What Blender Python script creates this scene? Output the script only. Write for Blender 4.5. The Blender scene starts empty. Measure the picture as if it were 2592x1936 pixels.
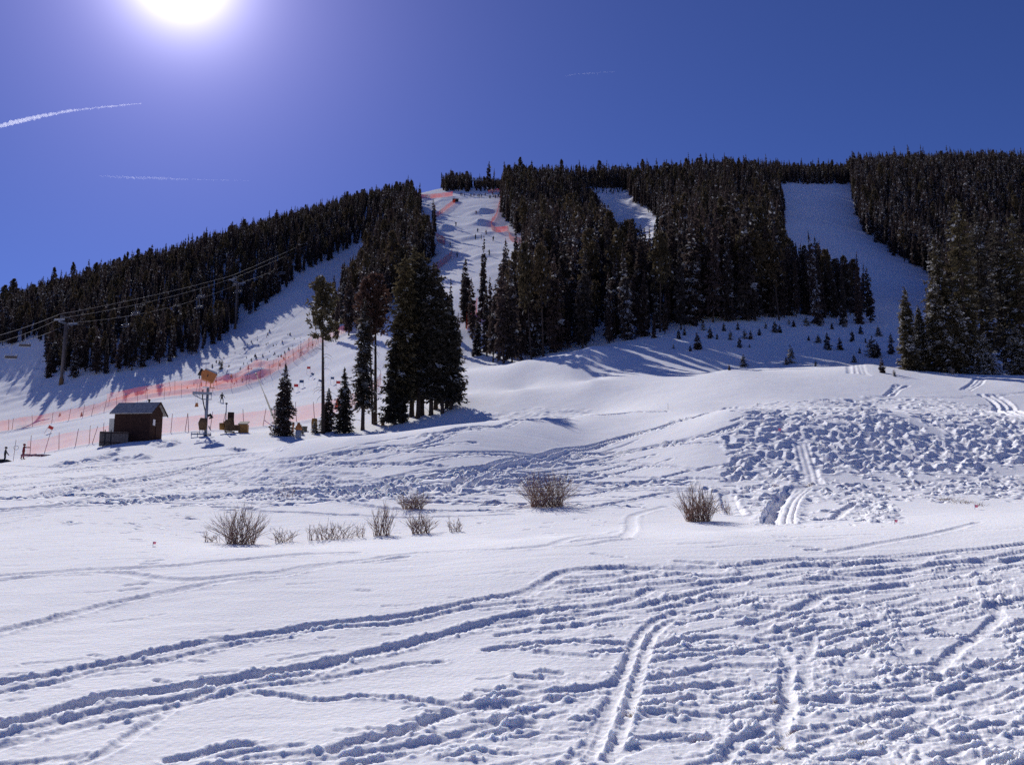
import bpy, math, random
import numpy as np
from mathutils import Vector, Matrix

random.seed(7)
SC = bpy.context.scene
COL = SC.collection
F = 2250.0                      # focal length in pixels of the 2592-wide photograph
CX, CY, HOR = 1296.0, 968.0, 1300.0
PITCH = math.atan((HOR - CY) / F)
CP, SP = math.cos(PITCH), math.sin(PITCH)
CAMZ = 2.0

# ---------------------------------------------------------------- camera
cd = bpy.data.cameras.new('camera')
cam = bpy.data.objects.new('camera', cd)
COL.objects.link(cam)
cam.location = (0, 0, CAMZ)
cam.rotation_euler = (math.pi / 2 + PITCH, 0, 0)
cd.sensor_width = 36.0
cd.lens = 36.0 * F / 2592.0
cd.clip_start = 0.1
cd.clip_end = 20000.0
SC.camera = cam


def ray(px, py):
    """pixel -> (theta, tan elevation)"""
    xc = (np.asarray(px, float) - CX) / F
    yc = (CY - np.asarray(py, float)) / F
    fw = CP - yc * SP
    up = yc * CP + SP
    return np.arctan2(xc, fw), up / np.hypot(xc, fw)


def project(x, y, z):
    zz = np.asarray(z) - CAMZ
    d = y * CP + zz * SP
    d = np.where(d < 0.05, 0.05, d)
    u = zz * CP - y * SP
    return CX + F * x / d, CY - F * u / d


# ---------------------------------------------------------------- noise
_rt = np.random.default_rng(11).random((256, 256)).astype(np.float32)


def vnoise(x, y):
    xf = np.floor(x); yf = np.floor(y)
    fx = (x - xf).astype(np.float32); fy = (y - yf).astype(np.float32)
    xi = xf.astype(np.int64) & 255; yi = yf.astype(np.int64) & 255
    fx = fx * fx * (3 - 2 * fx); fy = fy * fy * (3 - 2 * fy)
    x1 = (xi + 1) & 255; y1 = (yi + 1) & 255
    a = _rt[xi, yi]; b = _rt[x1, yi]; c = _rt[xi, y1]; d = _rt[x1, y1]
    return (a + (b - a) * fx) * (1 - fy) + (c + (d - c) * fx) * fy


def fbm(x, y, o=4, g=0.5):
    s = 0.0; a = 1.0; n = 0.0
    for i in range(o):
        s = s + a * (vnoise(x * 2 ** i + 17.3 * i, y * 2 ** i + 9.1 * i) - 0.5)
        n += a
        a *= g
    return s / n * 2          # about -1..1


_rw = np.random.default_rng(5).random((256, 256, 3)).astype(np.float32)


def worley(x, y):
    """F1 distance and the id value of the nearest cell"""
    xf = np.floor(x); yf = np.floor(y)
    best = np.full(np.shape(x), 9.0, np.float32); bid = np.zeros(np.shape(x), np.float32)
    for i in (-1, 0, 1):
        for j in (-1, 0, 1):
            xi = xf + i; yi = yf + j
            r = _rw[xi.astype(np.int64) & 255, yi.astype(np.int64) & 255]
            d = np.hypot(xi + r[..., 0] - x, yi + r[..., 1] - y)
            m = d < best
            best = np.where(m, d, best); bid = np.where(m, r[..., 2], bid)
    return best, bid


def inpoly(px, py, poly):
    ins = np.zeros(np.shape(px), bool)
    n = len(poly)
    for i in range(n):
        x1, y1 = poly[i]; x2, y2 = poly[(i + 1) % n]
        if y1 == y2:
            continue
        c = ((y1 > py) != (y2 > py)) & (px < (x2 - x1) * (py - y1) / (y2 - y1) + x1)
        ins ^= c
    return ins


# ---------------------------------------------------------------- base terrain: control points (row, depth) per column
COLS = {
 -500: [(1936, 8), (1700, 11), (1520, 15.5), (1405, 21.5), (1345, 28), (1285, 37), (1235, 52), (1205, 72), (1190, 98), (1186, 112), (1120, 150), (1075, 190), (1010, 240), (860, 330), (870, 420)],
 0: [(1936, 8), (1700, 11), (1520, 15.5), (1400, 21.5), (1338, 28), (1275, 37), (1218, 52), (1190, 74), (1172, 97), (1168, 110), (1130, 130), (1092, 152), (1025, 190), (950, 225), (880, 255), (800, 330), (812, 430)],
 300: [(1936, 8), (1700, 11), (1520, 15.3), (1387, 22), (1335, 28), (1272, 37), (1214, 52), (1165, 73), (1121, 93), (1125, 99), (1110, 109), (1065, 138), (1022, 165), (985, 182), (945, 200), (850, 235), (722, 315), (735, 410)],
 600: [(1936, 8), (1700, 11), (1500, 15.5), (1384, 22), (1387, 23.3), (1374, 26), (1330, 31), (1262, 40), (1200, 53), (1140, 73), (1094, 93), (1096, 99), (1082, 109), (1030, 140), (987, 172), (940, 190), (890, 220), (815, 275), (630, 350), (645, 440)],
 750: [(1936, 8), (1695, 11.1), (1500, 15.4), (1385, 22), (1388, 23.3), (1371, 26), (1325, 31), (1257, 39), (1190, 47), (1120, 56), (1118, 58), (1134, 71), (1105, 87), (1093, 94), (1076, 105), (1050, 118), (1010, 140), (965, 165), (915, 188), (865, 213), (790, 260), (690, 325), (585, 400), (580, 480)],
 900: [(1936, 8), (1690, 11.2), (1500, 15.3), (1386, 22), (1367, 25.5), (1320, 31), (1252, 38.5), (1180, 45.5), (1106, 53), (1104, 54.5), (1130, 69), (1096, 88), (1068, 99), (1035, 114), (985, 135), (905, 168), (850, 200), (820, 225), (760, 272), (690, 330), (610, 395), (538, 455), (545, 540)],
 1150: [(1936, 8), (1680, 11.3), (1480, 15.7), (1377, 22), (1352, 26), (1290, 33), (1235, 38), (1150, 45), (1078, 53), (1075, 55), (1100, 70), (1068, 86), (1004, 98), (1001, 100), (1002, 105), (950, 124), (928, 146), (790, 185), (680, 240), (598, 305), (540, 375), (487, 460), (492, 560)],
 1320: [(1936, 8), (1665, 11.4), (1470, 15.8), (1364, 22), (1368, 23.3), (1342, 26), (1288, 32.5), (1232, 39), (1142, 48), (1063, 59), (1060, 61), (1078, 73), (1042, 86), (988, 98), (985, 100), (987, 105), (916, 124), (913, 127), (917, 135), (896, 147), (610, 275), (486, 455), (492, 555)],
 1500: [(1936, 8), (1650, 11.5), (1460, 16), (1350, 22), (1354, 23.5), (1332, 26.5), (1285, 32), (1230, 41), (1130, 53), (1050, 66), (1046, 69), (1058, 78), (1008, 89), (964, 98), (961, 100), (964, 105), (882, 122), (876, 125), (888, 135), (858, 147), (620, 250), (485, 450), (492, 550)],
 1850: [(1936, 8), (1650, 11.5), (1440, 16.2), (1344, 22), (1347, 23.5), (1324, 26.5), (1300, 30), (1220, 39), (1130, 46), (1034, 57), (1046, 63), (1000, 75), (945, 92), (935, 98), (950, 109), (905, 121), (860, 132), (815, 146), (591, 250), (465, 430), (470, 530)],
 2200: [(1936, 8), (1620, 12), (1420, 17), (1332, 23), (1312, 27), (1281, 31), (1205, 40), (1120, 47), (1033, 58), (1041, 64), (1000, 75), (930, 95), (922, 100), (931, 108), (890, 122), (840, 140), (790, 165), (720, 200), (600, 290), (500, 380), (468, 420), (455, 470), (458, 560)],
 2592: [(1936, 8), (1600, 12.3), (1400, 17.5), (1317, 23), (1297, 28), (1270, 33), (1200, 42), (1110, 50), (1040, 60), (1047, 66), (990, 77), (950, 90), (955, 97), (930, 108), (850, 140), (760, 190), (600, 300), (452, 450), (455, 540)],
 3100: [(1936, 8), (1590, 12.5), (1390, 17.8), (1307, 23), (1287, 28), (1260, 33), (1195, 42), (1105, 50), (1045, 62), (990, 75), (950, 92), (920, 106), (840, 140), (750, 190), (600, 300), (470, 450), (475, 540)],
}
_ct, _cr, _cv = [], [], []
for _px, _l in COLS.items():
    for _row, _Y in _l:
        xc = (_px - CX) / F; yc = (CY - _row) / F
        fw = CP - yc * SP; up = yc * CP + SP
        h = math.hypot(xc, fw)
        _ct.append(math.atan2(xc, fw)); _cr.append(math.log(_Y * h / fw)); _cv.append(up / h)
    _row, _Y = _l[0]
    _ct.append(_ct[-len(_l)]); _cr.append(math.log(6.5)); _cv.append(-0.345)
    for _Y, _v in ((800, 0.20), (1800, 0.08), (4500, 0.02)):
        _ct.append(_ct[-len(_l) - 1]); _cr.append(math.log(_Y)); _cv.append(_v)
for _px, _row, _Y in ((1065, 554, 380), (1262, 520, 380), (1080, 605, 315), (1262, 578, 315), (1520, 556, 380), (1690, 520, 380), (1540, 606, 320), (1700, 570, 320)):
    xc = (_px - CX) / F; yc = (CY - _row) / F
    fw = CP - yc * SP; up = yc * CP + SP
    h = math.hypot(xc, fw)
    _ct.append(math.atan2(xc, fw)); _cr.append(math.log(_Y * h / fw)); _cv.append(up / h)
_ct = np.array(_ct); _cr = np.array(_cr); _cv = np.array(_cv)
TS = 2.7


def _k(d2):
    return np.where(d2 > 1e-12, 0.5 * d2 * np.log(np.maximum(d2, 1e-12)), 0.0)


_P = np.stack([_ct * TS, _cr], 1)
_n = len(_P)
_A = np.zeros((_n + 3, _n + 3))
_d2 = ((_P[:, None] - _P[None]) ** 2).sum(-1)
_A[:_n, :_n] = _k(_d2) + np.eye(_n) * 6e-6
_A[:_n, _n] = 1; _A[:_n, _n + 1:] = _P
_A[_n:, :_n] = _A[:_n, _n:].T
_w = np.linalg.solve(_A, np.concatenate([_cv, np.zeros(3)]))
GT0, GTN = -0.66, 177
GDT = 2 * 0.66 / (GTN - 1)
GR0, GRN = math.log(5.0), 300
GDR = (math.log(5000.0) - GR0) / (GRN - 1)
_gt = GT0 + GDT * np.arange(GTN); _gr = GR0 + GDR * np.arange(GRN)
_G = np.zeros((GRN, GTN))
for i in range(GRN):
    q = np.stack([_gt * TS, np.full(GTN, _gr[i])], 1)
    d2 = ((q[:, None] - _P[None]) ** 2).sum(-1)
    _G[i] = _k(d2) @ _w[:_n] + _w[_n] + q @ _w[_n + 1:]


def _cr4(x, x0, dx, n):
    u = (x - x0) / dx
    i = np.clip(np.floor(u).astype(int), 1, n - 3)
    f = np.clip(u - i, -1, 2)
    return i, [(-f + 2 * f ** 2 - f ** 3) / 2, (2 - 5 * f ** 2 + 3 * f ** 3) / 2, (f + 4 * f ** 2 - 3 * f ** 3) / 2, (-f ** 2 + f ** 3) / 2]


def Tfun(th, lr):
    th = np.clip(np.asarray(th, float), -0.655, 0.655); lr = np.clip(np.asarray(lr, float), GR0, GR0 + GDR * (GRN - 1))
    th, lr = np.broadcast_arrays(th, lr)
    i, wi = _cr4(lr, GR0, GDR, GRN); j, wj = _cr4(th, GT0, GDT, GTN)
    s = 0.0
    for a in range(4):
        for b in range(4):
            s = s + wi[a] * wj[b] * _G[i + a - 1, j + b - 1]
    return s


def Z0(x, y):
    """base ground height"""
    x = np.asarray(x, float); y = np.asarray(y, float)
    r = np.hypot(x, y); th = np.arctan2(x, y)
    r7 = np.maximum(r, 7.0)
    z = CAMZ + r7 * Tfun(th, np.log(r7)) - 0.02 * (r7 - r)
    at = np.abs(th)
    s = np.clip((at - 0.9) / 0.7, 0, 1); s = s * s * (3 - 2 * s)
    z = z * (1 - s) + (-0.4) * s
    return z


_MR = np.exp(np.linspace(math.log(6.0), math.log(620), 2600))
_ML = np.log(_MR)


def hit(px, py):
    """first point of the ground behind a pixel -> (x, y, z); nan for sky"""
    px = np.atleast_1d(np.asarray(px, float)); py = np.atleast_1d(np.asarray(py, float))
    out = np.full((len(px), 3), np.nan)
    for k in range(len(px)):
        th, tz = ray(px[k], py[k])
        T = Tfun(np.full_like(_ML, th), _ML)
        g = np.nonzero(T >= tz)[0]
        if len(g) == 0:
            continue
        i = g[0]
        if i == 0:
            r = _MR[0]
        else:
            a = (tz - T[i - 1]) / max(T[i] - T[i - 1], 1e-9)
            r = _MR[i - 1] + a * (_MR[i] - _MR[i - 1])
        x = r * math.sin(th); y = r * math.cos(th)
        out[k] = (x, y, float(Z0(x, y)))
    return out


def at(px, Y):
    """ground point below azimuth of column px (at its own row) at depth Y"""
    py = HOR
    for _ in range(4):
        xc = (px - CX) / F; yc = (CY - py) / F
        x = Y * xc / (CP - yc * SP)
        z = float(Z0(x, Y))
        py = float(project(x, Y, z)[1])
    return Vector((x, Y, z))


def g1(px, py):
    return Vector(hit([px], [py])[0])


# ---------------------------------------------------------------- materials
def mat(name, col, rough=0.7, metal=0.0, var=0.0, scale=8.0, spec=0.3, col2=None, bump=0.0):
    m = bpy.data.materials.new(name); m.use_nodes = True
    nt = m.node_tree; b = nt.nodes['Principled BSDF']
    b.inputs['Roughness'].default_value = rough
    b.inputs['Metallic'].default_value = metal
    b.inputs['Specular IOR Level'].default_value = spec
    b.inputs['Base Color'].default_value = (*col, 1)
    if var or col2:
        tc = nt.nodes.new('ShaderNodeTexCoord')
        n = nt.nodes.new('ShaderNodeTexNoise'); n.inputs['Scale'].default_value = scale; n.inputs['Detail'].default_value = 5
        nt.links.new(tc.outputs['Object'], n.inputs['Vector'])
        mx = nt.nodes.new('ShaderNodeMix'); mx.data_type = 'RGBA'
        c2 = col2 or tuple(c * (1 - var) for c in col)
        rp = nt.nodes.new('ShaderNodeMapRange'); rp.inputs['From Min'].default_value = 0.35; rp.inputs['From Max'].default_value = 0.65
        nt.links.new(n.outputs['Fac'], rp.inputs['Value'])
        nt.links.new(rp.outputs[0], mx.inputs[0])
        mx.inputs[6].default_value = (*col, 1); mx.inputs[7].default_value = (*c2, 1)
        nt.links.new(mx.outputs[2], b.inputs['Base Color'])
        if bump:
            bp = nt.nodes.new('ShaderNodeBump'); bp.inputs['Strength'].default_value = bump
            nt.links.new(n.outputs['Fac'], bp.inputs['Height']); nt.links.new(bp.outputs[0], b.inputs['Normal'])
    return m


def make_mesh(name, V, Fc, mats=(), smooth=False, midx=None, fattr=None):
    me = bpy.data.meshes.new(name)
    V = np.asarray(V, np.float32)
    if isinstance(Fc, np.ndarray):
        k = Fc.shape[1]; nf = len(Fc)
        me.vertices.add(len(V)); me.vertices.foreach_set('co', V.ravel())
        me.loops.add(nf * k); me.loops.foreach_set('vertex_index', Fc.astype(np.int32).ravel())
        me.polygons.add(nf)
        me.polygons.foreach_set('loop_start', np.arange(0, nf * k, k, dtype=np.int32))
    else:
        me.from_pydata([tuple(map(float, v)) for v in V], [], Fc)
    for m in mats:
        me.materials.append(m)
    if midx is not None:
        me.polygons.foreach_set('material_index', np.asarray(midx, np.int32))
    me.polygons.foreach_set('use_smooth', np.full(len(me.polygons), bool(smooth)))
    if fattr is not None:
        a = me.attributes.new('frost', 'FLOAT', 'FACE'); a.data.foreach_set('value', np.asarray(fattr, np.float32))
    me.update(calc_edges=True)
    return me


def link(name, data, parent=None, loc=None, rz=None):
    o = bpy.data.objects.new(name, data); COL.objects.link(o)
    if parent is not None:
        o.parent = parent
    if loc is not None:
        o.location = loc
    if rz is not None:
        o.rotation_euler = (0, 0, rz)
    return o


def tag(o, label=None, cat=None, group=None, kind=None):
    if label: o['label'] = label
    if cat: o['category'] = cat
    if group: o['group'] = group
    if kind: o['kind'] = kind
    return o


def thing(name, label, cat, loc, rz=0.0, group=None):
    o = link(name, None, None, loc, rz)
    o.empty_display_size = 0.2
    return tag(o, label, cat, group)


class MB:
    """collects shapes and links them as one mesh object"""
    def __init__(s):
        s.v = []; s.f = []

    def quadbox(s, P):
        b = len(s.v); s.v += [tuple(p) for p in P]
        s.f += [[b + i for i in q] for q in ((0, 3, 2, 1), (4, 5, 6, 7), (0, 1, 5, 4), (1, 2, 6, 5), (2, 3, 7, 6), (3, 0, 4, 7))]
        return s

    def box(s, c, d, rot=None, taper=1.0):
        M = rot if rot is not None else Matrix.Identity(3)
        P = []
        for sz in (-1, 1):
            t = taper if sz > 0 else 1.0
            for sx, sy in ((-1, -1), (1, -1), (1, 1), (-1, 1)):
                P.append(Vector(c) + M @ Vector((sx * d[0] / 2 * t, sy * d[1] / 2 * t, sz * d[2] / 2)))
        return s.quadbox(P)

    def tube(s, pts, rad, n=8, cap=True):
        pts = [Vector(p) for p in pts]
        if not hasattr(rad, '__len__'):
            rad = [rad] * len(pts)
        b = len(s.v); up = None
        for i, p in enumerate(pts):
            t = (pts[min(i + 1, len(pts) - 1)] - pts[max(i - 1, 0)])
            t = t.normalized() if t.length > 1e-9 else Vector((0, 0, 1))
            if up is None:
                up = t.orthogonal().normalized()
            u = (up - t * up.dot(t)); u = u.normalized() if u.length > 1e-6 else t.orthogonal().normalized()
            up = u; w = t.cross(u)
            for k in range(n):
                a = 2 * math.pi * k / n
                s.v.append(tuple(p + (u * math.cos(a) + w * math.sin(a)) * rad[i]))
        for i in range(len(pts) - 1):
            for k in range(n):
                k2 = (k + 1) % n
                s.f.append([b + i * n + k, b + i * n + k2, b + (i + 1) * n + k2, b + (i + 1) * n + k])
        if cap:
            s.f.append([b + k for k in range(n)][::-1]); e = b + (len(pts) - 1) * n
            s.f.append([e + k for k in range(n)])
        return s

    def prism(s, outline, axis, length):
        """outline: list of 3d points, extruded along axis vector * length"""
        a = Vector(axis) * length; n = len(outline); b = len(s.v)
        s.v += [tuple(Vector(p)) for p in outline] + [tuple(Vector(p) + a) for p in outline]
        s.f.append([b + i for i in range(n)][::-1]); s.f.append([b + n + i for i in range(n)])
        for i in range(n):
            j = (i + 1) % n
            s.f.append([b + i, b + j, b + n + j, b + n + i])
        return s

    def sphere(s, c, r, n=10, m=7, sc=(1, 1, 1)):
        b = len(s.v); c = Vector(c)
        for i in range(m + 1):
            ph = math.pi * i / m
            for k in range(n):
                a = 2 * math.pi * k / n
                s.v.append((c.x + r * sc[0] * math.sin(ph) * math.cos(a), c.y + r * sc[1] * math.sin(ph) * math.sin(a), c.z - r * sc[2] * math.cos(ph)))
        for i in range(m):
            for k in range(n):
                k2 = (k + 1) % n
                s.f.append([b + i * n + k, b + i * n + k2, b + (i + 1) * n + k2, b + (i + 1) * n + k])
        return s

    def build(s, name, m, parent=None, loc=None, rz=None, smooth=False, bevel=0.0):
        me = bpy.data.meshes.new(name); me.from_pydata(s.v, [], s.f)
        me.materials.append(m)
        me.polygons.foreach_set('use_smooth', [smooth] * len(me.polygons)); me.update()
        o = link(name, me, parent, loc, rz)
        if bevel:
            md = o.modifiers.new('bevel', 'BEVEL'); md.width = bevel; md.segments = 2; md.limit_method = 'ANGLE'
        return o
# ---------------------------------------------------------------- snow ground: one polar sheet with trenches, berms and lumps
_st = 1.55
_pxs = np.concatenate([np.arange(-560, -120, 3.2), np.arange(-120, 2592 + 121, _st), np.arange(2716, 3260, 3.2)])
_tin = np.arctan((_pxs - CX) / F)
_tmax = _tin[-1]
_side = _tmax + np.cumsum(np.geomspace(0.002, 0.16, 60)); _side = _side[_side < math.pi - 0.03]
TH = np.concatenate([-_side[::-1], _tin, _side]).astype(np.float64)
_r = [0.05, 0.5, 1, 2, 3, 4, 5, 5.6]
r = 6.0
while r < 4500:
    _r.append(r)
    if r < 26:
        e = 0.24 if r < 16 else 0.20
        dr = 1.35 * r / (F * (0.245 if r < 9 else 0.20 if r < 14 else 0.155 if r < 20 else 0.12))
    elif r < 100:
        dr = 0.95 * r / (F * 0.125)
    elif r < 500:
        dr = 2.4 * r / (F * 0.13)
    else:
        dr = r * 0.06
    r += dr
RR = np.array(_r)
NR, NT = len(RR), len(TH)
X = (RR[:, None] * np.sin(TH)[None]).astype(np.float32); Y = (RR[:, None] * np.cos(TH)[None]).astype(np.float32)
ZB = np.zeros((NR, NT), np.float32)
for i0 in range(0, NR, 60):
    ZB[i0:i0 + 60] = Z0(X[i0:i0 + 60], Y[i0:i0 + 60])
PX, PY = project(X.astype(np.float64), Y.astype(np.float64), ZB)
PX = PX.astype(np.float32); PY = PY.astype(np.float32)
INF = (np.abs(TH) < _tmax + 0.02)
print('ground grid', NR, NT)

ZC = np.zeros((NR, NT), np.float32)       # carved (negative)
ZP = np.zeros((NR, NT), np.float32)       # berms and lumps (positive)
ZM = np.zeros((NR, NT), np.float32)       # broad undulation

N_rag = fbm(X * 3.1, Y * 3.1, 4)
N_fin = fbm(X * 9.0, Y * 9.0, 3)
N_rag2 = fbm(X * 3.1 + 40, Y * 3.1 + 77, 4)
N_med = fbm(X * 0.9, Y * 0.9, 3)
# soft wind undulation
ZM += (0.035 * fbm(X * 0.45 + 3, Y * 0.3, 3) + 0.008 * fbm(X * 1.4 - Y * 0.4, Y * 4.0, 2)).astype(np.float32) * np.clip((RR - 5) / 5, 0, 1)[:, None].astype(np.float32)
far = np.clip((RR - 110) / 60, 0, 1)[:, None].astype(np.float32)
ZM += far * (0.5 * fbm(X * 0.05, Y * 0.05, 3) + 0.10 * fbm(X * 0.16, Y * 0.16, 3)).astype(np.float32)


def smooth_poly(P, step):
    """Catmull-Rom through ground points"""
    P = np.asarray(P, float)
    if len(P) < 3:
        Q = P
    else:
        E = np.vstack([2 * P[0] - P[1], P, 2 * P[-1] - P[-2]])
        Q = []
        for i in range(1, len(E) - 2):
            p0, p1, p2, p3 = E[i - 1], E[i], E[i + 1], E[i + 2]
            n = max(2, int(np.hypot(*(p2 - p1)) / step))
            t = np.linspace(0, 1, n, endpoint=False)[:, None]
            Q.append(0.5 * (2 * p1 + (p2 - p0) * t + (2 * p0 - 5 * p1 + 4 * p2 - p3) * t ** 2 + (3 * p1 - p0 - 3 * p2 + p3) * t ** 3))
        Q = np.vstack(Q + [P[-1:]])
    return Q


rng = np.random.default_rng(21)


def carve(P, w, depth, berm=0.5, rag=0.5, gaps=0.0, flat=0.0, side=0.0):
    """trench of half-width w along ground polyline P (n x 2)"""
    wk = 0.60 if P[0][1] < 26 else 0.70
    w = w * wk; depth = depth * (0.28 if P[0][1] < 26 else 0.85 if P[0][1] < 34 else 1.25)
    Q = smooth_poly(P, max(w * 1.2, 0.2))
    if len(Q) < 2:
        return
    rq = np.hypot(Q[:, 0], Q[:, 1]); tq = np.arctan2(Q[:, 0], Q[:, 1])
    R = w * 2.6
    i0 = max(np.searchsorted(RR, rq.min() - R) - 1, 0); i1 = min(np.searchsorted(RR, rq.max() + R) + 1, NR)
    dth = R / max(rq.min(), 1)
    j0 = max(np.searchsorted(TH, tq.min() - dth) - 1, 0); j1 = min(np.searchsorted(TH, tq.max() + dth) + 1, NT)
    if i1 - i0 < 2 or j1 - j0 < 2:
        return
    D = np.full((i1 - i0, j1 - j0), 99.0, np.float32)
    for k in range(len(Q) - 1):
        a, b = Q[k], Q[k + 1]
        rm, rM = min(rq[k], rq[k + 1]) - R, max(rq[k], rq[k + 1]) + R
        tm, tM = min(tq[k], tq[k + 1]) - R / rq[k], max(tq[k], tq[k + 1]) + R / rq[k]
        a0 = max(np.searchsorted(RR, rm), i0); a1 = min(np.searchsorted(RR, rM), i1)
        b0 = max(np.searchsorted(TH, tm), j0); b1 = min(np.searchsorted(TH, tM), j1)
        if a1 <= a0 or b1 <= b0:
            continue
        xs = X[a0:a1, b0:b1] - a[0]; ys = Y[a0:a1, b0:b1] - a[1]
        d = b - a; L2 = float(d @ d) + 1e-9
        t = np.clip((xs * d[0] + ys * d[1]) / L2, 0, 1)
        dd = np.hypot(xs - t * d[0], ys - t * d[1])
        S = D[a0 - i0:a1 - i0, b0 - j0:b1 - j0]
        np.minimum(S, dd, out=S)
    sl = (slice(i0, i1), slice(j0, j1))
    n1 = N_rag[sl]; n2 = N_fin[sl]; n3 = N_med[sl]
    u = D / w + rag * (0.36 * n1 + 0.05 * n2)
    amp = np.clip(1 + 0.5 * n3 - gaps * (n1 > 0.05), 0.15, 1.6)
    pit = np.clip(1 - np.clip(u, 0, 9) ** 2, 0, 1) ** 0.58
    np.minimum(ZC[sl], -depth * amp * pit, out=ZC[sl])
    bm = berm * depth * np.exp(-((D / w - 1.45) / 0.42) ** 2) * np.clip(0.55 + 1.1 * n1 + 0.5 * n2, 0, 2)
    np.maximum(ZP[sl], bm, out=ZP[sl])


def Zm(region, width, pts):
    x0, y0, x1, y1 = region; s = (x1 - x0) / width
    return [(x0 + p[0] * s, y0 + p[1] * s) for p in pts]


def track(src, w, depth, **k):
    src = list(src)
    for e0, e1, far_ in ((0, 1, -480), (-1, -2, 3150)):      # tracks that leave the frame run on beyond it
        a, b = src[e0], src[e1]
        if (far_ < 0 and a[0] < 6) or (far_ > 0 and a[0] > 2588):
            sl_ = (a[1] - b[1]) / ((a[0] - b[0]) or 1)
            p = (far_, a[1] + max(min(sl_, .14), -.14) * (far_ - a[0]))
            src = [p] + src if far_ < 0 else src + [p]
    P = hit([p[0] for p in src], [p[1] for p in src])
    P = P[~np.isnan(P[:, 0])]
    if len(P) >= 2:
        if w >= .3 and P[0][1] > 24:          # a broad band is several narrow tracks side by side
            G_ = np.gradient(P[:, :2], axis=0); G_ /= np.linalg.norm(G_, axis=1)[:, None] + 1e-9
            nn = np.stack([-G_[:, 1], G_[:, 0]], 1)
            for o_ in (-.9, 0, .8):
                carve(P[:, :2] + nn * (o_ * w * 1.3 + rng.normal(0, .10, (len(P), 1))), w * .55, depth * (1.5 if P[0][1] > 34 else 1.1), gaps=.3, **k)
        else:
            carve(P[:, :2], w, depth, **k)


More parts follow.
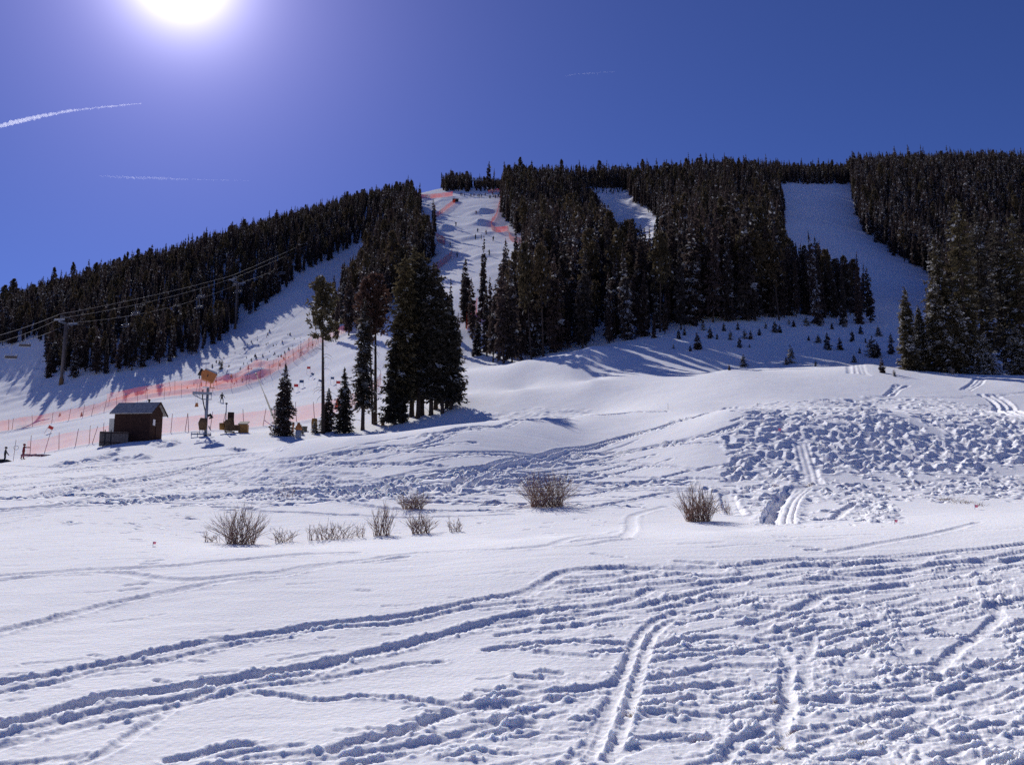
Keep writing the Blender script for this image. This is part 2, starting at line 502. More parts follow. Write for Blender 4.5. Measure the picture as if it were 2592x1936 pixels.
R1 = ((0, 1080, 900, 1500), 2212.0); R2 = ((850, 1000, 1750, 1500), 2212.0)
R3 = ((1700, 900, 2592, 1500), 2212.0); R4 = ((0, 1400, 1296, 1936), 2212.0); R5 = ((1296, 1400, 2592, 1936), 2212.0)
TRK = [
 # near field, left half
 (R4, 0.26, .15, [(-60, 350), (0, 330), (150, 300), (300, 265), (450, 225), (600, 195), (760, 165), (880, 140), (1000, 115), (1200, 100), (1400, 55), (1600, 35), (1750, 15)]),
 (R4, 0.20, .19, [(-60, 565), (0, 553), (200, 527), (400, 487), (600, 447), (750, 413), (900, 383), (1000, 372), (1200, 343), (1400, 308), (1600, 288), (1750, 268), (1900, 238), (2050, 203), (2300, 170)]),
 (R4, 0.16, .13, [(-60, 600), (0, 592), (200, 562), (450, 502), (700, 467), (950, 407), (1200, 362), (1400, 327), (1600, 315), (1800, 287), (2000, 242), (2300, 205)]),
 (R4, 0.22, .24, [(-60, 760), (0, 745), (100, 722), (250, 682), (400, 637), (500, 615), (700, 590), (900, 560), (1050, 530), (1200, 510), (1400, 478), (1600, 424), (1750, 389), (1950, 339), (2100, 298), (2300, 268)]),
 (R4, 0.20, .17, [(-60, 800), (0, 790), (200, 748), (400, 692), (600, 652), (800, 627), (1000, 565), (1200, 538), (1350, 515), (1500, 462), (1700, 417), (1900, 357), (2100, 320), (2300, 290)]),
 (R4, 0.15, .10, [(-60, 845), (0, 830), (200, 790), (400, 742), (560, 707), (800, 652), (950, 622), (1100, 578), (1300, 560), (1500, 530), (1750, 482), (1900, 470)]),
 (R4, 0.13, .09, [(320, 915), (420, 880), (500, 840), (560, 790), (640, 740), (720, 690), (850, 640)]),
 (R4, 0.13, .13, [(1050, 600), (1200, 612), (1350, 637), (1480, 627), (1600, 620), (1750, 632), (1900, 652), (2000, 667), (2100, 652), (2300, 620)]),
 (R4, 0.12, .07, [(-20, 912), (200, 895), (360, 880)]),
 (R4, 0.13, .12, [(740, 893), (850, 872), (950, 842), (1080, 827)]),
 (R4, 0.10, .07, [(960, 880), (1150, 845), (1300, 830)]),
 (R4, 0.12, .09, [(1050, 888), (1300, 872), (1450, 855)]),
 (R4, 0.18, .20, [(1450, 850), (1550, 812), (1650, 792), (1800, 752), (1900, 702), (2050, 672), (2300, 628)]),
 (R4, 0.14, .13, [(880, 925), (1300, 892), (1600, 862), (1900, 802), (2050, 762), (2300, 680)]),
 (R4, 0.13, .12, [(1500, 920), (1800, 852), (2000, 802), (2300, 745)]),
 (R4, 0.10, .06, [(1215, 462), (1330, 440), (1450, 420)]), (R4, 0.09, .05, [(820, 530), (930, 517), (1020, 508)]),
 # near field, right half
 (R5, 0.20, .16, [(-60, 190), (0, 180), (100, 160), (250, 130), (400, 113), (600, 70), (900, 68)]),
 (R5, 0.20, .16, [(-60, 280), (0, 270), (200, 240), (350, 225), (500, 195), (620, 150), (800, 133), (1000, 110)]),
 (R5, 0.16, .13, [(-60, 322), (0, 312), (250, 280), (400, 247), (600, 217), (800, 170), (1000, 122)]),
 (R5, 0.14, .11, [(-60, 355), (0, 345), (200, 320), (380, 292), (500, 270)]),
 (R5, 0.17, .17, [(-100, 415), (0, 402), (150, 387), (350, 382), (520, 390)]),
 (R5, 0.16, .10, [(120, 430), (230, 442), (350, 447)]),
 (R5, 0.14, .13, [(600, 402), (750, 372), (900, 352), (1100, 382), (1250, 392)]),
 (R5, 0.13, .11, [(570, 472), (800, 432), (1000, 430), (1150, 440)]),
 (R5, 0.14, .12, [(560, 548), (750, 517), (900, 482), (1250, 490)]),
 (R5, 0.15, .14, [(-100, 625), (0, 612), (200, 597), (350, 582), (440, 560)]),
 (R5, 0.16, .16, [(-100, 675), (0, 662), (200, 627), (420, 592)]),
 (R5, 0.13, .11, [(560, 602), (800, 572), (1000, 547)]),
 (R5, 0.12, .10, [(690, 642), (780, 617)]),
 (R5, 0.13, .10, [(600, 682), (800, 692), (1100, 722)]),
 (R5, 0.15, .13, [(450, 862), (600, 812), (750, 797)]),
 (R5, 0.13, .16, [(770, 803), (850, 793)]),
 (R5, 0.13, .10, [(880, 480), (940, 500), (990, 497)]),
 (R5, 0.20, .17, [(1000, 305), (1130, 272), (1250, 242), (1350, 182), (1450, 162), (1700, 132)]),
 (R5, 0.22, .20, [(1310, 77), (1450, 92), (1680, 77)]), (R5, 0.22, .18, [(1700, 82), (1850, 77), (2000, 57), (2130, 37), (2300, 25)]),
 (R5, 0.20, .15, [(1000, 77), (1200, 52), (1600, 42), (1900, 15)]),
 (R5, 0.15, .12, [(920, 890), (960, 830), (1030, 790), (1120, 740)]),
 (R5, 0.14, .12, [(1270, 560), (1260, 500), (1280, 430), (1300, 370)]),
 (R5, 0.16, .12, [(1830, 500), (1900, 430), (2000, 360), (2100, 270), (2212, 200)]),
 (R5, 0.12, .08, [(1480, 205), (1540, 225), (1600, 240)]), (R5, 0.12, .08, [(960, 232), (1050, 245), (1110, 250)]),
 (R5, 0.16, .15, [(1150, 400), (1200, 470), (1180, 560), (1200, 640), (1160, 730), (1190, 820)]),
 # snowmobile double trench
 (R5, 0.13, .14, [(330, 890), (375, 790), (415, 690), (455, 580), (500, 470), (525, 400), (550, 350), (610, 290), (700, 250)]),
 (R5, 0.13, .14, [(430, 890), (455, 800), (500, 690), (530, 580), (560, 480), (585, 400), (620, 330), (690, 280)]),
 (R5, 0.12, .10, [(240, 910), (320, 830), (370, 740), (420, 650)]),
 # basin and middle
 (R1, 0.30, .13, [(-40, 928), (0, 925), (220, 912), (450, 895), (640, 887), (820, 882), (1000, 870), (1160, 860), (1300, 837), (1480, 827), (1700, 807), (1950, 787), (2212, 780)]),
 (R1, 0.28, .12, [(-40, 958), (150, 942), (400, 914), (640, 907), (800, 922), (950, 947), (1100, 957), (1300, 952), (1500, 927), (1700, 912), (1770, 902), (1950, 867), (2212, 837)]),
 (R1, 0.24, .10, [(980, 1035), (1200, 997), (1380, 972), (1500, 947), (1720, 917)]),
 (R1, 0.20, .07, [(700, 828), (850, 820), (930, 820)]), (R1, 0.2, .06, [(-20, 868), (140, 862)]),
 (R1, 0.5, .10, [(-40, 452), (200, 442), (370, 412), (600, 372), (800, 337), (1000, 302), (1200, 257), (1300, 237), (1500, 182), (1700, 152)]),
 (R1, 0.5, .09, [(-40, 335), (300, 287), (600, 252), (900, 227), (1130, 207), (1300, 187), (1500, 172), (1750, 142)]),
 (R1, 0.45, .10, [(-40, 525), (200, 502), (450, 482), (600, 447), (800, 417), (950, 392), (1100, 352), (1250, 322), (1450, 307), (1600, 297), (1780, 307), (1980, 292), (2212, 307)]),
 (R1, 0.45, .13, [(350, 432), (600, 427), (800, 432), (1000, 432), (1100, 442), (1250, 452), (1450, 422), (1560, 397), (1700, 402), (1900, 397), (2212, 387)]),
 (R1, 0.45, .13, [(480, 482), (700, 472), (900, 467), (1100, 447), (1300, 442), (1500, 427), (1700, 427), (2000, 417), (2212, 412)]),
 (R1, 0.35, .08, [(1050, 377), (1250, 362), (1400, 342), (1550, 347), (1700, 347), (1850, 342), (2000, 347), (2212, 347)]),
 (R1, 0.25, .07, [(1330, 497), (1500, 507), (1650, 527), (1850, 532), (2100, 547), (2212, 550)]),
 (R1, 0.35, .09, [(-40, 612), (100, 592), (240, 552)]), (R1, 0.4, .08, [(-40, 560), (200, 530), (400, 505)]),
 (R1, 0.3, .07, [(1000, 392), (1150, 342), (1300, 272), (1500, 232), (1700, 217), (1900, 192), (2150, 167)]),
 (R1, 0.3, .06, [(1490, 277), (1700, 252), (1900, 232), (2212, 182)]),
 (R1, 0.4, .06, [(-40, 300), (250, 262), (500, 240), (800, 215)]), (R1, 0.4, .06, [(-40, 375), (300, 345), (650, 300)]),
 (R2, 0.35, .09, [(-20, 367), (150, 352), (300, 332), (480, 312), (600, 282), (700, 237), (900, 197), (1100, 167), (1300, 142), (1600, 122), (1850, 107), (2050, 102)]),
 (R2, 0.22, .06, [(-20, 402), (200, 362), (350, 347), (500, 352), (700, 357), (900, 352), (1100, 357), (1250, 372), (1330, 377)]),
 (R2, 0.32, .14, [(-20, 587), (200, 587), (350, 562), (470, 532), (650, 507), (800, 482), (950, 462), (1080, 422), (1250, 397), (1330, 377), (1450, 347), (1560, 332), (1700, 292), (1850, 247), (2000, 207), (2150, 157), (2212, 142)]),
 (R2, 0.32, .14, [(-20, 617), (300, 607), (600, 597), (720, 582), (800, 532), (900, 497), (1050, 457), (1250, 422), (1400, 387), (1600, 372), (1800, 357), (2000, 317), (2212, 277)]),
 (R2, 0.2, .07, [(1450, 397), (1600, 392), (1750, 407), (1900, 422), (2050, 437), (2212, 462)]),
 (R2, 0.2, .06, [(-20, 497), (150, 512), (300, 532)]),
 (R2, 0.4, .10, [(200, 577), (400, 577), (700, 577), (900, 562), (1100, 552), (1250, 532), (1400, 537), (1600, 557), (1800, 557), (2000, 552), (2212, 542)]),
 (R2, 0.35, .08, [(-20, 542), (250, 542), (450, 522)]), (R2, 0.35, .10, [(540, 250), (650, 237), (750, 217), (850, 207)]),
 (R2, 0.25, .10, [(-20, 1047), (200, 1022), (400, 992), (650, 972), (800, 965), (1000, 962), (1200, 947), (1350, 927), (1500, 902), (1700, 882), (1800, 877)]),
 (R2, 0.28, .11, [(1800, 877), (1840, 832), (1840, 762), (1900, 732), (2050, 692)]),
 (R2, 0.28, .10, [(1370, 922), (1480, 882), (1600, 862), (1740, 847)]), (R2, 0.28, .11, [(1600, 697), (1750, 667), (1900, 637), (2000, 617), (2150, 597)]),
 (R2, 0.22, .08, [(1150, 957), (1350, 942), (1550, 932), (1700, 902), (1850, 892)]),
 (R2, 0.24, .08, [(30, 662), (150, 682), (300, 702), (450, 717), (700, 722), (900, 717), (1100, 722)]),
 (R2, 0.22, .06, [(-20, 742), (200, 752), (400, 762), (700, 757), (900, 752), (1100, 742)]),
 (R2, 0.15, .09, [(1610, 987), (1690, 1007), (1780, 1012)]), (R2, 0.3, .12, [(920, 680), (1010, 680)]),
 (R2, 0.22, .17, [(1100, 1240), (1150, 1230), (1280, 1182), (1400, 1112), (1550, 1087), (1750, 1077), (1950, 1082), (2212, 1082)]),
 (R2, 0.20, .14, [(1330, 1172), (1500, 1162), (1700, 1132), (1900, 1102), (2000, 1112)]),
 (R2, 0.20, .14, [(1400, 1202), (1700, 1167), (1900, 1142), (2212, 1102)]), (R2, .2, .13, [(1480, 1222), (1800, 1192), (2050, 1172), (2212, 1150)]),
 (R2, .18, .12, [(1560, 1105), (1680, 1100), (1800, 1110)]),
 # right side
 (R3, 0.29, .24, [(725, 845), (665, 930), (630, 1000), (622, 1045)]), (R3, 0.22, .09, [(1010, 1030), (1080, 972), (1150, 932)]),
 (R3, 0.16, .06, [(740, 1142), (900, 1132), (1300, 1117)]), (R3, 0.16, .06, [(800, 1162), (1100, 1142)]),
 (R3, 0.22, .10, [(1000, 1232), (1200, 1197), (1500, 1142), (1700, 1102), (1920, 1042)]), (R3, .16, .05, [(60, 1180), (320, 1170)]), (R3, .16, .05, [(240, 1200), (560, 1182)]),
 (R3, .14, .06, [(1820, 1100), (2000, 1085), (2212, 1075)]),
 (R3, 0.20, .12, [(50, 1292), (250, 1302)]), (R3, 0.22, .15, [(-40, 1335), (300, 1322), (660, 1282), (820, 1272)]), (R3, 0.22, .16, [(430, 1332), (700, 1292), (1000, 1272), (1500, 1257), (1650, 1242), (1850, 1222), (2260, 1172)]),
 (R3, 0.22, .18, [(-40, 1465), (250, 1432), (400, 1412), (700, 1362), (900, 1332), (1300, 1292), (1600, 1262)]),
 (R3, 0.24, .2, [(900, 1402), (1150, 1392), (1440, 1352), (1700, 1302), (2050, 1282)]), (R3, 0.24, .2, [(1450, 1352), (1700, 1362), (1900, 1342), (2260, 1255)]),
 (R3, 0.2, .14, [(0, 1392), (400, 1372), (700, 1332), (1000, 1310)]), (R3, .2, .14, [(650, 1440), (1000, 1420), (1400, 1402)]),
 (R3, .2, .12, [(1900, 1290), (2050, 1262), (2260, 1222)]), (R3, .3, .1, [(0, 415), (200, 370), (380, 325)]), (R3, .3, .12, [(0, 548), (200, 505), (380, 450), (460, 430)]),
 (R3, .2, .06, [(0, 692), (150, 715), (250, 740), (360, 765)]), (R3, .35, .1, [(1350, 250), (1400, 210), (1440, 185)]), (R3, .3, .10, [(1840, 215), (1920, 170), (1940, 130)]),
 (R3, .5, .10, [(1990, 245), (2080, 310), (2212, 385)]), (R3, .3, .08, [(1120, 55), (1130, 110)]), (R3, .18, .07, [(1165, 55), (1185, 95), (1215, 120)]), (R3, .18, .07, [(1190, 55), (1210, 95), (1245, 125)]),
 (R3, .3, .05, [(1250, 255), (1500, 262), (1750, 262), (2212, 235)]),
]
for (reg, wid), w, d, pts in TRK:
    track(Zm(reg, wid, pts), w, d, berm=0.5, rag=0.6)



def pits(src, w, depth):
    P = hit([p[0] for p in src], [p[1] for p in src])
    for p in P:
        if not np.isnan(p[0]):
            a = rng.uniform(-.5, .5)
            d = np.array([math.cos(a), math.sin(a)]) * w * .8
            carve([p[:2] - d, p[:2] + d], w, depth * rng.uniform(.7, 1.2), berm=.5, rag=.5)


pits(Zm(*R1, [(845, 700), (865, 712), (900, 780), (930, 853), (960, 833), (860, 930), (850, 985), (810, 1018), (450, 600), (600, 405), (615, 380), (835, 607), (1190, 572)]), .17, .13)
pits(Zm(*R3, [(620, 1100), (680, 1132), (712, 1140), (715, 1162), (830, 1200), (900, 1218)]), .17, .13)
pits(Zm(*R4, [(410, 445), (930, 368), (700, 555), (1690, 350), (1410, 368), (1685, 228), (1970, 190), (260, 580), (1500, 770), (1620, 765), (1575, 157), (80, 520), (850, 465), (60, 630), (680, 268)]), .10, .07)
pits(Zm(*R5, [(75, 540), (160, 520), (100, 580), (1100, 235), (700, 300), (1380, 620), (640, 700)]), .14, .13)
pits(Zm(*R2, [(630, 675), (755, 680), (995, 877), (1730, 595), (1640, 635), (1780, 632), (1330, 860), (1380, 870), (1430, 880), (180, 1210)]), .14, .08)
# scattered scuffs in the basin on the left
for _ in range(150):
    p = (rng.uniform(0, 1500), rng.uniform(500, 830))
    pits(Zm(*R1, [p]), rng.uniform(.05, .13), rng.uniform(.03, .08))
for _ in range(60):
    p = (rng.uniform(300, 2100), rng.uniform(640, 900))
    pits(Zm(*R2, [p]), rng.uniform(.05, .14), rng.uniform(.03, .07))
# short glide marks running with the tracks over the smooth snow
for _ in range(46):
    x, y = rng.uniform(0, 2592), rng.uniform(1385, 1760)
    l = rng.uniform(40, 190)
    track([(x, y), (x + l / 2, y - l * .035 + rng.uniform(-3, 3)), (x + l, y - l * .08)], rng.uniform(.05, .10), rng.uniform(.03, .06), berm=.4, rag=.8)

# the trampled field at the lower right: many overlapping tracks and lumps
FLD = Zm(*R5, [(1150, 330), (1500, 230), (1850, 190), (2300, 90), (3200, 60), (3200, 960), (860, 960), (1000, 800), (1120, 640), (1180, 480)])
for _ in range(250):
    while True:
        x, y = rng.uniform(1780, 3120), rng.uniform(1480, 1960)
        if inpoly(np.array([x]), np.array([y]), FLD)[0]:
            break
    l = rng.uniform(60, 260); s = rng.uniform(-.30, -.02)
    b = rng.uniform(-8, 8)
    track([(x - l / 2, y - s * l / 2), (x, y + b), (x + l / 2, y + s * l / 2)], rng.uniform(.05, .11), rng.uniform(.05, .12), berm=.9, rag=1.0)
MIDF = Zm(*R5, [(0, 100), (600, 60), (1200, 30), (2300, -30), (3100, -60), (3100, 200), (1500, 260), (1100, 420), (600, 420), (0, 420)])
for _ in range(85):
    while True:
        x, y = rng.uniform(1290, 3100), rng.uniform(1400, 1660)
        if inpoly(np.array([x]), np.array([y]), MIDF)[0]:
            break
    l = rng.uniform(60, 300); s = rng.uniform(-.22, -.02)
    track([(x - l / 2, y - s * l / 2), (x, y + rng.uniform(-5, 5)), (x + l / 2, y + s * l / 2)], rng.uniform(.06, .12), rng.uniform(.05, .12), berm=.8, rag=.9)
LOWF = Zm(*R5, [(-300, 620), (500, 500), (1200, 480), (1100, 960), (-700, 960)])
for _ in range(46):
    while True:
        x, y = rng.uniform(1000, 2000), rng.uniform(1680, 1960)
        if inpoly(np.array([x]), np.array([y]), LOWF)[0]:
            break
    l = rng.uniform(60, 220); s = rng.uniform(-.22, .05)
    track([(x - l / 2, y - s * l / 2), (x, y + rng.uniform(-6, 6)), (x + l / 2, y + s * l / 2)], rng.uniform(.045, .09), rng.uniform(.04, .09), berm=.8, rag=.9)


def softmask(poly, nz, amt=22.0, ymin=0, ymax=999, blur=3):
    m = inpoly(PX + nz * amt, PY + nz * amt * 0.4, poly) & (Y > ymin) & (Y < ymax)
    m = m.astype(np.float32)
    for _ in range(blur):
        m[1:-1] = (m[:-2] + 2 * m[1:-1] + m[2:]) / 4
        m[:, 1:-1] = (m[:, :-2] + 2 * m[:, 1:-1] + m[:, 2:]) / 4
    return m


def lumps(mask, cell, amp, seed=0.0, rough=1.0, keep=0.0):
    idx = np.nonzero(mask > 0.01)
    if len(idx[0]) == 0:
        return
    i0, i1 = idx[0].min(), idx[0].max() + 1; j0, j1 = idx[1].min(), idx[1].max() + 1
    sl = (slice(i0, i1), slice(j0, j1))
    x = X[sl] / cell + seed; y = Y[sl] / cell + seed * 1.7
    nr_, nf_ = (N_rag[sl], N_fin[sl]) if cell < 1.6 else (fbm(x * 1.3 + 2, y * 1.3, 3), 0.0)
    nr2_ = N_rag2[sl] if cell < 1.6 else fbm(x * 1.3 + 30, y * 1.3 + 50, 3)
    wx = x + 0.7 * nr_; wy = y + 0.7 * nr2_
    f, c = worley(wx, wy)
    h = np.sqrt(np.clip(1 - (f / .62) ** 2, 0, 1)) * .8 * np.where(c > keep, 1.5 * c - .35, 0.0)
    f2, c2 = worley(wx * 2.1 + 7, wy * 2.1)
    h = h + 0.4 * np.sqrt(np.clip(1 - (f2 / .6) ** 2, 0, 1)) * (c2 * 1.6 - .5)
    h = h + 0.8 * fbm(x * .55 + 5, y * .55, 3)
    h = h + 0.12 * rough * nf_ + 0.5 * nr_
    ZP[sl] = np.maximum(ZP[sl], 0) + mask[sl] * amp * (h - 0.25)


CH = Zm(*R3, [(400, 330), (560, 300), (900, 285), (1300, 255), (1700, 285), (2000, 330), (2300, 500), (2300, 660), (1900, 715), (1500, 725), (1250, 735), (1180, 700), (1060, 600), (1000, 560), (1010, 640), (1130, 735), (900, 715), (840, 775), (500, 790), (360, 800), (345, 735), (480, 600), (370, 585), (480, 480), (450, 400)])
CH2 = [Zm(*R3, [(830, 850), (1000, 840), (1200, 795), (1340, 830), (1370, 960), (1480, 1020), (1250, 1055), (1180, 1010), (1100, 930), (900, 905)]),
       Zm(*R3, [(350, 850), (690, 825), (650, 900), (500, 960), (380, 950)]), Zm(*R3, [(1450, 790), (2300, 740), (2300, 900), (1950, 880), (1700, 850), (1480, 850)]),
       Zm(*R3, [(150, 830), (310, 825), (330, 870), (200, 880)])]
RIB = [Zm(*R3, [(1290, 300), (1360, 300), (1760, 510), (1720, 540), (1500, 430)]), Zm(*R3, [(530, 560), (600, 590), (560, 640), (470, 640)]), Zm(*R3, [(1820, 600), (1960, 690), (1900, 700), (1800, 640)])]
mch = softmask(CH, N_med + .6 * N_rag, 20, 30, 75)
for rb in RIB:
    mch *= 1 - softmask(rb, N_med, 8, 30, 75)
lumps(mch, 0.60, 0.11, 3.0, keep=.3)
_n = 0
while _n < 1150:
    x, y = rng.uniform(1830, 2640), rng.uniform(1010, 1225)
    if not inpoly(np.array([x + rng.normal(0, 26)]), np.array([y + rng.normal(0, 8)]), CH)[0] or (abs(x - (2032 + (y - 1120) * .28)) < 22 and y > 1115) or any(inpoly(np.array([x]), np.array([y]), q)[0] for q in RIB):
        continue
    _n += 1
    p = hit([x], [y])[0]
    a = rng.normal(.9, .7); L_ = rng.uniform(.05, .45)
    d = np.array([math.sin(a), math.cos(a)]) * L_
    carve([p[:2] - d, p[:2] + d], rng.uniform(.16, .34), rng.uniform(.07, .17), berm=.7, rag=.6)
for _ in range(230):
    q = CH2[int(rng.choice([0, 0, 1, 2, 2]))]; xs = [c[0] for c in q]; ys = [c[1] for c in q]
    x, y = rng.uniform(min(xs), max(xs)), rng.uniform(min(ys) - 4, max(ys) + 8)
    p = hit([x], [y])[0]; a = rng.uniform(0, 3.1); d = np.array([math.cos(a), math.sin(a)]) * rng.uniform(.05, .3)
    carve([p[:2] - d, p[:2] + d], rng.uniform(.08, .2), rng.uniform(.05, .17), berm=.7, rag=.7)
for _ in range(70):                       # more ski tracks over the mound and the flat below the hut
    x, y = rng.uniform(-100, 1500), rng.uniform(1175, 1290); l = rng.uniform(120, 700); sl_ = rng.uniform(-.20, .05)
    track([(x, y), (x + l * .5, y + sl_ * l * .5 + rng.uniform(-5, 5)), (x + l, y + sl_ * l)], rng.uniform(.10, .24), rng.uniform(.06, .16), berm=.5, rag=.8, gaps=.5)
for k, p in enumerate(CH2):
    lumps(softmask(p, N_med + .5 * N_rag, 14, 22, 45), 0.40, 0.10, 11.0 + k, keep=.3)
mfl = softmask(FLD, N_med + .5 * N_rag, 40, 4, 24, 6)
lumps(mfl, 0.30, 0.035, 5.0, keep=.2)
lumps(softmask(LOWF, N_med, 30, 4, 20, 6) * (N_med > 0.0), 0.2, 0.028, 9.0, keep=.35)
lumps(softmask(MIDF, N_med, 30, 4, 30, 6) * np.clip(N_med * 2 + .3, 0, 1), 0.26, 0.035, 15.0, keep=.35)
# disturbed patches below the hut and the snow gun
for k, p in enumerate([Zm(*R1, [(290, 245), (470, 215), (600, 180), (740, 135), (770, 150), (690, 195), (950, 180), (940, 200), (760, 212), (560, 222), (420, 250)]), Zm(*R1, [(930, 110), (1000, 85), (1090, 70), (1135, 100), (1080, 115), (1000, 138)]), Zm(*R1, [(1380, 135), (1560, 140), (1480, 155)])]):
    lumps(softmask(p, N_med, 6, 55, 96), 1.1, 0.40, 31.0 + k, keep=.25)
# rough frozen crust of the mound behind the trees, stubble field, chopped course
lumps(softmask(Zm((900, 850, 1700, 1080), 2212., [(880, 600), (980, 540), (1300, 500), (1700, 520), (1500, 570), (1100, 605)]), N_med, 10, 60, 110), 0.9, 0.14, 41.0, keep=.3)
STB = [(470, 985), (520, 930), (600, 880), (690, 830), (780, 850), (800, 880), (700, 930), (600, 975)]
lumps(softmask(STB, N_med, 12, 150, 280), 3.2, .5, 51.0, keep=.2)
RUN = [(1050, 500), (1275, 490), (1250, 570), (1340, 620), (1200, 700), (1100, 640), (1100, 560)]
lumps(softmask(RUN, N_med, 6, 230, 480), 11.0, 0.30, 61.0, keep=.4)
lumps(softmask([(1060, 500), (1140, 505), (1060, 560), (1100, 560)], N_med, 6, 300, 480), 7.0, 1.2, 71.0, keep=.3)
lumps(softmask([(1500, 480), (1610, 475), (1720, 600), (1560, 580)], N_med, 6, 250, 480), 10.0, 1.3, 81.0, keep=.3)
lumps(softmask([(0, 1030), (0, 950), (120, 900), (140, 960), (60, 1010)], N_med, 6, 150, 300), 4.0, .5, 91.0, keep=.3)


# groomed snowmobile ribbon: lengthwise ribs
def ribbon(src, half, nrib, depth):
    P = hit([p[0] for p in src], [p[1] for p in src])[:, :2]
    Q = smooth_poly(P, 0.3)
    T = np.gradient(Q, axis=0); T /= np.linalg.norm(T, axis=1)[:, None]
    Nn = np.stack([-T[:, 1], T[:, 0]], 1)
    carve(Q, half * 1.1, .07, berm=.9, rag=.3, flat=1)
    for k in range(nrib):
        o = (-1 + 2 * (k + .5) / nrib) * half
        carve(Q + Nn * o, half / nrib * .55, depth, berm=.5, rag=.25)


ribbon(Zm(*R3, [(800, 545), (828, 650), (850, 730), (858, 790)]), .55, 4, .12)
ribbon(Zm(*R3, [(800, 830), (740, 880), (700, 940), (672, 1000), (665, 1055)]), .55, 5, .12)
ribbon(Zm(*R3, [(350, 870), (370, 940), (410, 1000)]), .35, 3, .08)

# whale-backs of made snow on the race run
def bump(px, py, sx, sy, h):
    p = g1(px, py)
    if math.isnan(p.x):
        return
    ZM[:] += (h * np.exp(-((X - p.x) / sx) ** 2 - ((Y - p.y) / sy) ** 2)).astype(np.float32)


for a in [(1218, 536, 4.5, 2.5, 1.8), (1215, 568, 4.0, 2.5, 1.8), (1122, 583, 3.5, 2.5, 2.0), (1195, 602, 4, 2.5, 1.0), (1233, 592, 3, 2, .9), (1222, 649, 5, 2.5, 1.0), (650, 950, 3.5, 2.5, 1.2), (560, 960, 4, 2, .7)]:
    bump(*a)

# beyond the near field the rows are wider than the columns: even the relief out across the columns to match
for A_ in (ZC, ZP):
    b0_ = A_.copy()
    for _ in range(3):
        A_[:, 2:-2] = (A_[:, :-4] + 2 * A_[:, 1:-3] + 3 * A_[:, 2:-2] + 2 * A_[:, 3:-1] + A_[:, 4:]) / 9
    wt_ = np.clip((RR - 22) / 16, 0, 1)[:, None].astype(np.float32)
    A_[:] = b0_ * (1 - wt_) + A_ * wt_
cr_, cc_ = worley(X[(RR < 27)] / .075 + .6 * N_rag[RR < 27], Y[(RR < 27)] / .085)
crumb = np.sqrt(np.clip(1 - (cr_ / .6) ** 2, 0, 1)) * (cc_ > .45) * cc_
ZP[RR < 27] *= .6 + .7 * crumb
nn_ = int((RR < 27).sum())
tm_ = np.clip(-ZC[:nn_] / .02 + ZP[:nn_] / .015, 0, 1)
for _ in range(8):
    tm_[1:-1] = np.maximum(tm_[1:-1], (tm_[:-2] + tm_[2:]) * .48); tm_[:, 1:-1] = np.maximum(tm_[:, 1:-1], (tm_[:, :-2] + tm_[:, 2:]) * .48)
ZM[:nn_] += tm_ * (.011 * crumb + .010 * N_fin[:nn_] + .006 * fbm(X[:nn_] * 22, Y[:nn_] * 15, 2)).astype(np.float32) * np.clip((Y[:nn_] - 4) / 3, 0, 1) * np.clip((20 - Y[:nn_]) / 8, 0.15, 1)
Zt = ZB + ZM + ZC + np.where(ZC < -0.01, ZP * np.clip(1 + ZC / 0.05, 0.25, 1), ZP)
Zt = np.where((Y > 3) & INF[None, :], Zt, ZB + ZM)
V = np.stack([X, Y, Zt], -1).reshape(-1, 3)
ii = np.arange(NR - 1)[:, None]; jj = np.arange(NT)[None]
j2 = (jj + 1) % NT
Q = np.stack([ii * NT + jj, ii * NT + j2, (ii + 1) * NT + j2, (ii + 1) * NT + jj], -1).reshape(-1, 4)
Q = Q[:, ::-1]

snow = bpy.data.materials.new('snow'); snow.use_nodes = True
nt = snow.node_tree; bs = nt.nodes['Principled BSDF']
bs.inputs['Roughness'].default_value = 0.5
bs.inputs['Specular IOR Level'].default_value = 0.0
bs.inputs['Subsurface Weight'].default_value = 1.0
bs.inputs['Subsurface Radius'].default_value = (.9, 1.0, 1.15)
bs.inputs['Subsurface Scale'].default_value = 0.04
tc = nt.nodes.new('ShaderNodeTexCoord')
n1 = nt.nodes.new('ShaderNodeTexNoise'); n1.inputs['Scale'].default_value = 14; n1.inputs['Detail'].default_value = 6
n2 = nt.nodes.new('ShaderNodeTexNoise'); n2.inputs['Scale'].default_value = 0.25; n2.inputs['Detail'].default_value = 5
nt.links.new(tc.outputs['Object'], n1.inputs['Vector']); nt.links.new(tc.outputs['Object'], n2.inputs['Vector'])
mx = nt.nodes.new('ShaderNodeMix'); mx.data_type = 'RGBA'
mx.inputs[6].default_value = (.90, .89, .90, 1); mx.inputs[7].default_value = (.85, .84, .865, 1)
nt.links.new(n2.outputs['Fac'], mx.inputs[0]); nt.links.new(mx.outputs[2], bs.inputs['Base Color'])
bp = nt.nodes.new('ShaderNodeBump'); bp.inputs['Strength'].default_value = 0.5; bp.inputs['Distance'].default_value = 0.03
nt.links.new(n1.outputs['Fac'], bp.inputs['Height']); nt.links.new(bp.outputs[0], bs.inputs['Normal'])

me = make_mesh('snow_ground', V, Q, [snow], smooth=True)
ground = link('snow_ground', me)
tag(ground, kind='structure')
del V, Q


